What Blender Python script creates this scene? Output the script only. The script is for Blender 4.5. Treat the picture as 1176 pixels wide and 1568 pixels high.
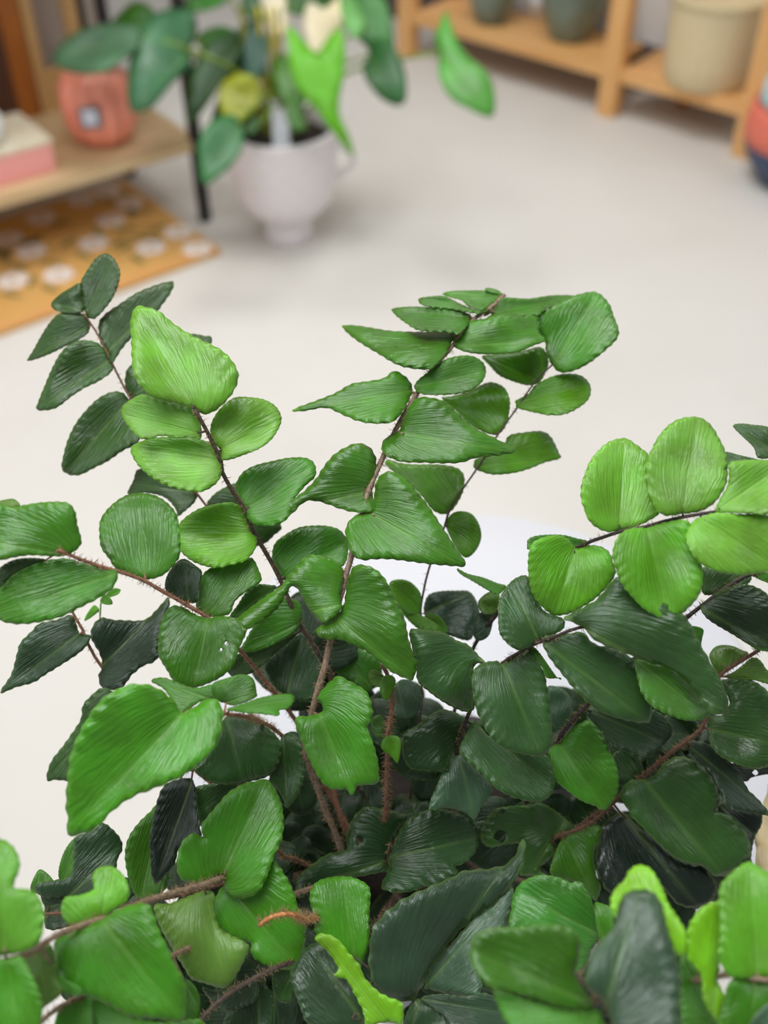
import bpy, bmesh, math, random
from mathutils import Vector, Matrix
from mathutils.geometry import delaunay_2d_cdt
random.seed(7)
for o in list(bpy.data.objects): bpy.data.objects.remove(o)
SC = bpy.context.scene
COL = SC.collection
R = math.radians

# ---------------------------------------------------------------- camera
F = 1600.0                       # focal length in photo pixels (1176 x 1568)
PITCH = 43.0; CAMH = 1.2
cam_d = bpy.data.cameras.new('camera'); cam = bpy.data.objects.new('camera', cam_d); COL.objects.link(cam)
cam_d.sensor_fit = 'VERTICAL'; cam_d.sensor_height = 36; cam_d.sensor_width = 27; cam_d.lens = 36*F/1568
cam.location = (0, 0, CAMH); cam.rotation_euler = (R(90-PITCH), 0, 0)
cam_d.clip_start = 0.02; cam_d.clip_end = 50
cam_d.dof.use_dof = True; cam_d.dof.focus_distance = 0.325; cam_d.dof.aperture_fstop = 8.3
SC.camera = cam
MW = Matrix.Translation((0, 0, CAMH)) @ Matrix.Rotation(R(90-PITCH), 4, 'X')

# ---------------------------------------------------------------- world, lamps, exposure
w = bpy.data.worlds.new('world'); SC.world = w; w.use_nodes = True
bg = w.node_tree.nodes['Background']; bg.inputs[0].default_value = (0.93, 0.97, 1.0, 1); bg.inputs[1].default_value = 0.26
def area(name, loc, rot, sx, sy, power, col=(1, 1, 1)):
    l = bpy.data.lights.new(name, 'AREA'); l.shape = 'RECTANGLE'; l.size = sx; l.size_y = sy; l.energy = power; l.color = col
    o = bpy.data.objects.new(name, l); COL.objects.link(o); o.location = loc; o.rotation_euler = rot; return o
area('leaf_sheen_light', (-0.35, 0.10, 2.7), (0, 0, 0), 1.1, 1.1, 34, (.95, .98, 1))  # unseen overhead light, added to give the leaves their sheen
area('rear_fill_light', (-0.35, 2.1, 2.8), (0, 0, 0), 1.5, 1.0, 48)  # unseen fill, added to brighten the background
area('shop_window_light', (-2.6, -0.2, 2.0), (R(0), R(-62), 0), 2.0, 2.0, 22, (0.95, 0.98, 1.0))
area('side_window_light', (2.2, 0.6, 2.4), (0, R(45), 0), 1.2, 1.4, 10, (0.95, 0.98, 1.0))
SC.view_settings.view_transform = 'Standard'; SC.view_settings.look = 'None'; SC.view_settings.gamma = 1
SC.view_settings.use_curve_mapping = False; SC.view_settings.exposure = -0.02

# ---------------------------------------------------------------- helpers
def cpt(x, y, d): return Vector(((x-588)/F*d, (784-y)/F*d, -d))
def wpt(x, y, d): return MW @ cpt(x, y, d)
def onz(x, y, z=0.0):
    """point of the horizontal plane at height z seen at photo pixel x, y"""
    o = MW.translation; v = wpt(x, y, 1.0)-o; return o+v*((z-o.z)/v.z)
def link(name, me, mat=None, parent=None, smooth=True):
    o = bpy.data.objects.new(name, me); COL.objects.link(o)
    if mat: me.materials.append(mat)
    if smooth:
        for p in me.polygons: p.use_smooth = True
    if parent: o.parent = parent
    return o
def tag(o, label, cat, group=None, kind=None):
    o['label'] = label; o['category'] = cat
    if group: o['group'] = group
    if kind: o['kind'] = kind
    return o
def root(name, loc, label, cat, rz=0, group=None):
    o = bpy.data.objects.new(name, None); COL.objects.link(o); o.location = loc; o.rotation_euler = (0, 0, rz)
    o.empty_display_size = .05
    return tag(o, label, cat, group)
def structure(o): o['kind'] = 'structure'; return o
def bm_obj(name, bm, mat=None, parent=None, smooth=True, sharp=None):
    me = bpy.data.meshes.new(name); bm.normal_update(); bm.to_mesh(me); bm.free()
    o = link(name, me, mat, parent, smooth)
    return o
def add_box(bm, c, s, M=None, bevel=0.0):
    r = bmesh.ops.create_cube(bm, size=1); vs = r['verts']
    for v in vs: v.co = Vector((v.co.x*s[0]+c[0], v.co.y*s[1]+c[1], v.co.z*s[2]+c[2]))
    if bevel:
        es = list({e for v in vs for e in v.link_edges})
        rr = bmesh.ops.bevel(bm, geom=es, offset=bevel, segments=2, affect='EDGES', profile=.7)
        vs = list({v for f in rr['faces'] for v in f.verts} | {v for v in vs if v.is_valid})
    if M is not None:
        for v in vs: v.co = M @ v.co
    return vs
def box(name, c, s, mat, parent=None, bevel=0.003, M=None):
    bm = bmesh.new(); add_box(bm, c, s, M, bevel); return bm_obj(name, bm, mat, parent, smooth=False)
def lathe(name, prof, mat, parent=None, n=64, loc=(0, 0, 0), rfun=None):
    bm = bmesh.new(); rings = []
    for r, z in prof:
        ring = []
        for i in range(n):
            a = 2*math.pi*i/n; rr = r*(rfun(a, z) if rfun else 1)
            ring.append(bm.verts.new((loc[0]+rr*math.cos(a), loc[1]+rr*math.sin(a), loc[2]+z)))
        rings.append(ring)
    for a, b in zip(rings, rings[1:]):
        for i in range(n): bm.faces.new((a[i], a[(i+1) % n], b[(i+1) % n], b[i]))
    if prof[0][0] > 0: bm.faces.new(rings[0][::-1])
    if prof[-1][0] > 0: bm.faces.new(rings[-1])
    return bm_obj(name, bm, mat, parent)
def spline(pts, step):
    """Catmull-Rom through points (Vectors), open"""
    out = []; n = len(pts)
    for i in range(n-1):
        p0 = pts[max(i-1, 0)]; p1 = pts[i]; p2 = pts[i+1]; p3 = pts[min(i+2, n-1)]
        k = max(1, int((p2-p1).length/step))
        for j in range(k):
            t = j/k; out.append(.5*((2*p1)+(p2-p0)*t+(2*p0-5*p1+4*p2-p3)*t*t+(3*p1-p0-3*p2+p3)*t**3))
    out.append(pts[-1].copy()); return out
def add_tube(bm, pts, r0, r1=None, sides=8, cap=True, rough=0.0):
    r1 = r0 if r1 is None else r1; rings = []; n = len(pts)
    up = Vector((0.31, 0.2, 0.93))
    for i, p in enumerate(pts):
        d = (pts[min(i+1, n-1)]-pts[max(i-1, 0)]).normalized()
        a = d.cross(up)
        if a.length < .05: a = d.cross(Vector((1, 0, 0)))
        a.normalize(); b = d.cross(a); r = r0+(r1-r0)*i/max(1, n-1)
        rings.append([bm.verts.new(p+(a*math.cos(t)+b*math.sin(t))*r*(1+random.uniform(-rough, rough))) for t in [2*math.pi*k/sides for k in range(sides)]])
    for A, B in zip(rings, rings[1:]):
        for k in range(sides): bm.faces.new((A[k], A[(k+1) % sides], B[(k+1) % sides], B[k]))
    if cap: bm.faces.new(rings[0][::-1]); bm.faces.new(rings[-1])

# ---------------------------------------------------------------- materials
def srgb(r, g, b):
    f = lambda c: c/12.92 if c <= .04045 else ((c+.055)/1.055)**2.4
    return (f(r/255), f(g/255), f(b/255), 1)
def newmat(name):
    m = bpy.data.materials.new(name); m.use_nodes = True; nt = m.node_tree
    return m, nt, nt.nodes['Principled BSDF']
def plain(name, col, rough=.5, noise=0.0, scale=20, bump=0.0, col2=None, coat=0, spec=.5, stretch=None, detail=4):
    m, nt, b = newmat(name); N = nt.nodes; L = nt.links
    b.inputs['Roughness'].default_value = rough; b.inputs['Base Color'].default_value = col
    b.inputs['Coat Weight'].default_value = coat; b.inputs['Specular IOR Level'].default_value = spec
    tc = N.new('ShaderNodeTexCoord'); nz = N.new('ShaderNodeTexNoise'); nz.inputs['Scale'].default_value = scale; nz.inputs['Detail'].default_value = detail
    src = tc.outputs['Object']
    if stretch:
        mp = N.new('ShaderNodeMapping'); mp.inputs['Scale'].default_value = stretch; L.new(src, mp.inputs[0]); src = mp.outputs[0]
    L.new(src, nz.inputs['Vector'])
    if col2:
        rp = N.new('ShaderNodeValToRGB'); rp.color_ramp.elements[0].position = .35; rp.color_ramp.elements[1].position = .65
        rp.color_ramp.elements[0].color = col; rp.color_ramp.elements[1].color = col2
        L.new(nz.outputs['Fac'], rp.inputs[0]); L.new(rp.outputs[0], b.inputs['Base Color'])
    if bump:
        bp = N.new('ShaderNodeBump'); bp.inputs['Strength'].default_value = bump; bp.inputs['Distance'].default_value = .003
        L.new(nz.outputs['Fac'], bp.inputs['Height']); L.new(bp.outputs[0], b.inputs['Normal'])
    return m
def leaf_material(name, size=1.0, rough=.31, vein=1.0, edge=True, transl=.22):
    m, nt, b = newmat(name); N = nt.nodes; L = nt.links
    def math_(op, a, bb=None, clamp=False):
        n = N.new('ShaderNodeMath'); n.operation = op; n.use_clamp = clamp
        for i, v in enumerate((a, bb)):
            if v is None: continue
            if isinstance(v, (int, float)): n.inputs[i].default_value = v
            else: L.new(v, n.inputs[i])
        return n.outputs[0]
    oi = N.new('ShaderNodeObjectInfo')
    uv = N.new('ShaderNodeUVMap'); sp = N.new('ShaderNodeSeparateXYZ'); L.new(uv.outputs[0], sp.inputs[0])
    u, v = sp.outputs[0], sp.outputs[1]; av = math_('ABSOLUTE', v)
    # veins run from the midrib obliquely out to the margin: streak coordinate = angle-like u - k|v|
    n0 = N.new('ShaderNodeTexNoise'); n0.inputs['Scale'].default_value = 160/size; n0.inputs['Detail'].default_value = 2
    tc0 = N.new('ShaderNodeTexCoord'); L.new(tc0.outputs['Object'], n0.inputs['Vector'])
    s = math_('ADD', math_('ARCTAN2', math_('MULTIPLY', av, .75), math_('ADD', u, .06)), math_('MULTIPLY', n0.outputs['Fac'], .12))
    rad = math_('POWER', math_('ADD', math_('MULTIPLY', u, u), math_('MULTIPLY', math_('MULTIPLY', v, v), .5)), .5)
    cx = N.new('ShaderNodeCombineXYZ'); L.new(math_('MULTIPLY', math_('MULTIPLY', s, math_('ADD', rad, .55)), 13), cx.inputs[0]); L.new(math_('MULTIPLY', rad, 3.2), cx.inputs[1])
    L.new(math_('MULTIPLY', oi.outputs['Random'], 50), cx.inputs[2])
    n1 = N.new('ShaderNodeTexNoise'); n1.inputs['Scale'].default_value = 1.0; n1.inputs['Detail'].default_value = 3; n1.inputs['Roughness'].default_value = .55
    L.new(cx.outputs[0], n1.inputs['Vector'])
    tc = N.new('ShaderNodeTexCoord')
    n2 = N.new('ShaderNodeTexNoise'); n2.inputs['Scale'].default_value = 90/size; n2.inputs['Detail'].default_value = 3; L.new(tc.outputs['Object'], n2.inputs['Vector'])
    n3 = N.new('ShaderNodeTexNoise'); n3.inputs['Scale'].default_value = 700/size; n3.inputs['Detail'].default_value = 2; L.new(tc.outputs['Object'], n3.inputs['Vector'])
    mid = math_('POWER', math_('SUBTRACT', 1, math_('MULTIPLY', av, 11, True), True), 1.5)
    mid = math_('MULTIPLY', mid, math_('SUBTRACT', 1.15, u, True))
    # colour
    var = math_('ADD', math_('MULTIPLY', math_('SUBTRACT', n1.outputs['Fac'], .5), .32*vein), math_('MULTIPLY', math_('SUBTRACT', n2.outputs['Fac'], .5), 1.1))
    val = math_('ADD', 1.0, var)
    hs = N.new('ShaderNodeHueSaturation'); L.new(oi.outputs['Color'], hs.inputs['Color']); L.new(val, hs.inputs['Value'])
    L.new(math_('ADD', .487, math_('MULTIPLY', n2.outputs['Fac'], .026)), hs.inputs['Hue'])
    mx = N.new('ShaderNodeMix'); mx.data_type = 'RGBA'; mx.inputs['B'].default_value = srgb(150, 190, 95)
    L.new(hs.outputs[0], mx.inputs['A']); 
    ed = N.new('ShaderNodeAttribute'); ed.attribute_name = 'rim'
    e = math_('MULTIPLY', math_('SUBTRACT', 1, math_('MULTIPLY', ed.outputs['Fac'], 22, True), True), .22 if edge else 0.0)
    L.new(math_('ADD', e, math_('MULTIPLY', mid, .20), True), mx.inputs['Factor'])
    L.new(mx.outputs['Result'], b.inputs['Base Color'])
    # relief
    h = math_('ADD', math_('MULTIPLY', n1.outputs['Fac'], .75*vein), math_('ADD', math_('MULTIPLY', n2.outputs['Fac'], .55), math_('MULTIPLY', n3.outputs['Fac'], .12)))
    h = math_('SUBTRACT', h, math_('MULTIPLY', mid, .5))
    bp = N.new('ShaderNodeBump'); bp.inputs['Strength'].default_value = .58; bp.inputs['Distance'].default_value = .0012*size
    L.new(h, bp.inputs['Height']); L.new(bp.outputs[0], b.inputs['Normal'])
    L.new(math_('ADD', rough-.10, math_('MULTIPLY', n2.outputs['Fac'], .18)), b.inputs['Roughness'])
    b.inputs['Specular IOR Level'].default_value = .62
    tr = N.new('ShaderNodeBsdfTranslucent'); g2 = N.new('ShaderNodeMix'); g2.data_type = 'RGBA'; g2.blend_type = 'MULTIPLY'; g2.inputs['Factor'].default_value = 1
    L.new(mx.outputs['Result'], g2.inputs['A']); g2.inputs['B'].default_value = (2.2, 1.9, .6, 1); L.new(g2.outputs['Result'], tr.inputs['Color'])
    L.new(bp.outputs[0], tr.inputs['Normal'])
    ms = N.new('ShaderNodeMixShader'); ms.inputs[0].default_value = transl
    L.new(b.outputs[0], ms.inputs[1]); L.new(tr.outputs[0], ms.inputs[2]); L.new(ms.outputs[0], N['Material Output'].inputs['Surface'])
    return m
M_FERN = leaf_material('fern_leaflet'); M_BIG = leaf_material('glossy_houseplant_leaf', size=7, rough=.38, vein=.4, edge=False)
def objcol_mat(name, rough=.6, bump=.4, scale=900):
    m, nt, b = newmat(name); N = nt.nodes; L = nt.links
    oi = N.new('ShaderNodeObjectInfo'); tc = N.new('ShaderNodeTexCoord'); nz = N.new('ShaderNodeTexNoise'); nz.inputs['Scale'].default_value = scale
    L.new(tc.outputs['Object'], nz.inputs['Vector'])
    mx = N.new('ShaderNodeMix'); mx.data_type = 'RGBA'; mx.blend_type = 'MULTIPLY'; mx.inputs['Factor'].default_value = .8
    rp = N.new('ShaderNodeValToRGB'); rp.color_ramp.elements[0].position = .3; rp.color_ramp.elements[0].color = (.35, .33, .3, 1)
    rp.color_ramp.elements[1].position = .7; rp.color_ramp.elements[1].color = (1.3, 1.25, 1.2, 1)
    L.new(nz.outputs['Fac'], rp.inputs[0]); L.new(oi.outputs['Color'], mx.inputs['A']); L.new(rp.outputs[0], mx.inputs['B']); L.new(mx.outputs['Result'], b.inputs['Base Color'])
    bp = N.new('ShaderNodeBump'); bp.inputs['Strength'].default_value = bump; bp.inputs['Distance'].default_value = .0005; L.new(nz.outputs['Fac'], bp.inputs['Height']); L.new(bp.outputs[0], b.inputs['Normal'])
    b.inputs['Roughness'].default_value = rough
    return m
M_STEM = objcol_mat('scaly_stem'); M_HAIR = plain('stem_hair', srgb(150, 120, 85), .7)
M_PSTEM = objcol_mat('smooth_stalk', .45, .1, 60)

# ---------------------------------------------------------------- leaf builder
def sdist(p, poly):
    best = 1e9; n = len(poly)
    for i in range(n):
        a = poly[i]; b = poly[(i+1) % n]; ab = b-a; t = max(0, min(1, (p-a).dot(ab)/max(ab.length_squared, 1e-12)))
        q = (p-a-ab*t).length
        if q < best: best = q
    return best
def inside(p, poly):
    c = False; n = len(poly); j = n-1
    for i in range(n):
        a = poly[i]; b = poly[j]
        if (a.y > p.y) != (b.y > p.y) and p.x < (b.x-a.x)*(p.y-a.y)/(b.y-a.y)+a.x: c = not c
        j = i
    return c
def make_leaf(name, outline, tip, d0, n, mat, color, parent, holes=(), fold=None, curl=None, cup=None, res=17, thick=.00028, seed=0, crimp=1.0, arch=None):
    """outline: photo-frame points, first one the leaf base at distance d0; n: normal of the leaf's plane in the camera's frame"""
    rnd = random.Random(seed)
    fold = rnd.uniform(.22, .50) if fold is None else fold
    curl = rnd.uniform(.05, .22) if curl is None else curl
    cup = rnd.uniform(-.10, .05) if cup is None else cup
    N = Vector((n[0], n[1], 1)).normalized(); B = cpt(*outline[0], d0); c = N.dot(B)
    def onplane(x, y): r = cpt(x, y, 1.0); return r*(c/N.dot(r))
    T = onplane(*tip); e1 = (T-B); Ln = e1.length; e1.normalize(); e2 = N.cross(e1)
    S = 1000.0
    loc = lambda P: Vector(((P-B).dot(e1)*S, (P-B).dot(e2)*S))
    raw = [loc(onplane(x, y)) for x, y in outline]
    poly = []; k = len(raw)
    span = max(max(p.x for p in raw)-min(p.x for p in raw), max(p.y for p in raw)-min(p.y for p in raw))
    h = span/res
    for i in range(k):
        p0, p1, p2, p3 = raw[i-1], raw[i], raw[(i+1) % k], raw[(i+2) % k]
        m = max(2, int((p2-p1).length/(h*.55)))
        for j in range(m):
            t = j/m; poly.append(.5*((2*p1)+(p2-p0)*t+(2*p0-5*p1+4*p2-p3)*t*t+(3*p1-p0-3*p2+p3)*t**3))
    W = max(abs(p.y) for p in poly); L = max(p.x for p in poly)
    ph = rnd.uniform(0, 6)
    # slightly crenate margin
    per = 0; q = []
    for i, p in enumerate(poly):
        a = poly[i-1]; b = poly[(i+1) % len(poly)]; t = (b-a); t = t.normalized() if t.length > 1e-6 else Vector((1, 0)); per += (p-a).length
        q.append(p+Vector((t.y, -t.x))*(.008*span*.5*math.sin(per*2*math.pi/(span*.085)+ph)*crimp))
    poly = q
    hp = [(loc(onplane(x, y)), r/F*d0*S) for x, y, r in holes]
    vs = [p.copy() for p in poly]; nb = len(vs); fl = list(range(nb)); edges = []
    for hc, hr in hp:
        s0 = len(vs); hn = 10
        for i in range(hn): vs.append(hc+Vector((math.cos(i*2*math.pi/hn), math.sin(i*2*math.pi/hn)))*hr*rnd.uniform(.8, 1.15))
        edges += [(s0+i, s0+(i+1) % hn) for i in range(hn)]
    gx0 = min(p.x for p in poly); gx1 = max(p.x for p in poly); gy1 = max(p.y for p in poly); gy0 = min(p.y for p in poly)
    iy0 = int(math.floor(gy0/h)); iy1 = int(math.ceil(gy1/h))
    for iy in range(iy0, iy1+1):
        x = gx0+(h*.5 if iy % 2 else 0)
        while x < gx1:
            p = Vector((x, iy*h))
            if inside(p, poly) and sdist(p, poly) > h*.42 and all((p-hc).length > hr*1.3 for hc, hr in hp): vs.append(p)
            x += h
    V, E, Fs, *_ = delaunay_2d_cdt(vs, edges, [fl], 1, 1e-5)
    if not Fs: print('LEAF FAIL', name, outline[0]); return None
    me = bpy.data.meshes.new(name); pts = []; rims = []; uvs = []
    for v in V:
        u = v.x/L; y = v.y/W; dd = sdist(v, poly)
        z = fold*W*(math.sqrt(y*y+.005)-.07)                                # folded along the midrib
        z -= curl*L*max(0, u)**2*.6                                         # tip bends down
        z += cup*W*(y*y+u*u)
        z -= .055*W*math.exp(-dd/(.07*W))*1.6                               # margin rolled under
        z += .026*span*crimp*math.sin(2*math.pi*(v.x-.55*abs(v.y))/(span*.105)+ph)*min(1, abs(y))**2*math.exp(-dd/(.22*W))*.8
        z += .03*W*math.sin(v.x/span*7+ph)*math.sin(v.y/span*8+ph*2)*2
        if arch: z += arch*W*math.sin(math.pi*min(1, max(0, u)))*1.0
        P = B+e1*(v.x/S)+e2*(v.y/S); r = P.normalized()
        P = P-r*(z/S)/max(.35, abs(r.dot(N)))
        pts.append(MW @ P); rims.append(dd/W); uvs.append((u, y))
    faces = []
    for f in Fs:
        cc = (V[f[0]]+V[f[1]]+V[f[2]])/3
        if any((cc-hc).length < hr*.98 for hc, hr in hp): continue
        faces.append(f)
    me.from_pydata([tuple(p) for p in pts], [], faces); me.update()
    # faces towards the camera
    if me.polygons and sum(((MW.translation-p.center).dot(p.normal)) for p in me.polygons) < 0: me.flip_normals()
    uvl = me.uv_layers.new(name='UVMap')
    for lp in me.loops: uvl.data[lp.index].uv = uvs[lp.vertex_index]
    at = me.attributes.new('rim', 'FLOAT', 'POINT')
    for i, r in enumerate(rims): at.data[i].value = r
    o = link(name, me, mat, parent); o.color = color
    md = o.modifiers.new('thickness', 'SOLIDIFY'); md.thickness = thick; md.offset = -1
    return o

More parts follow.
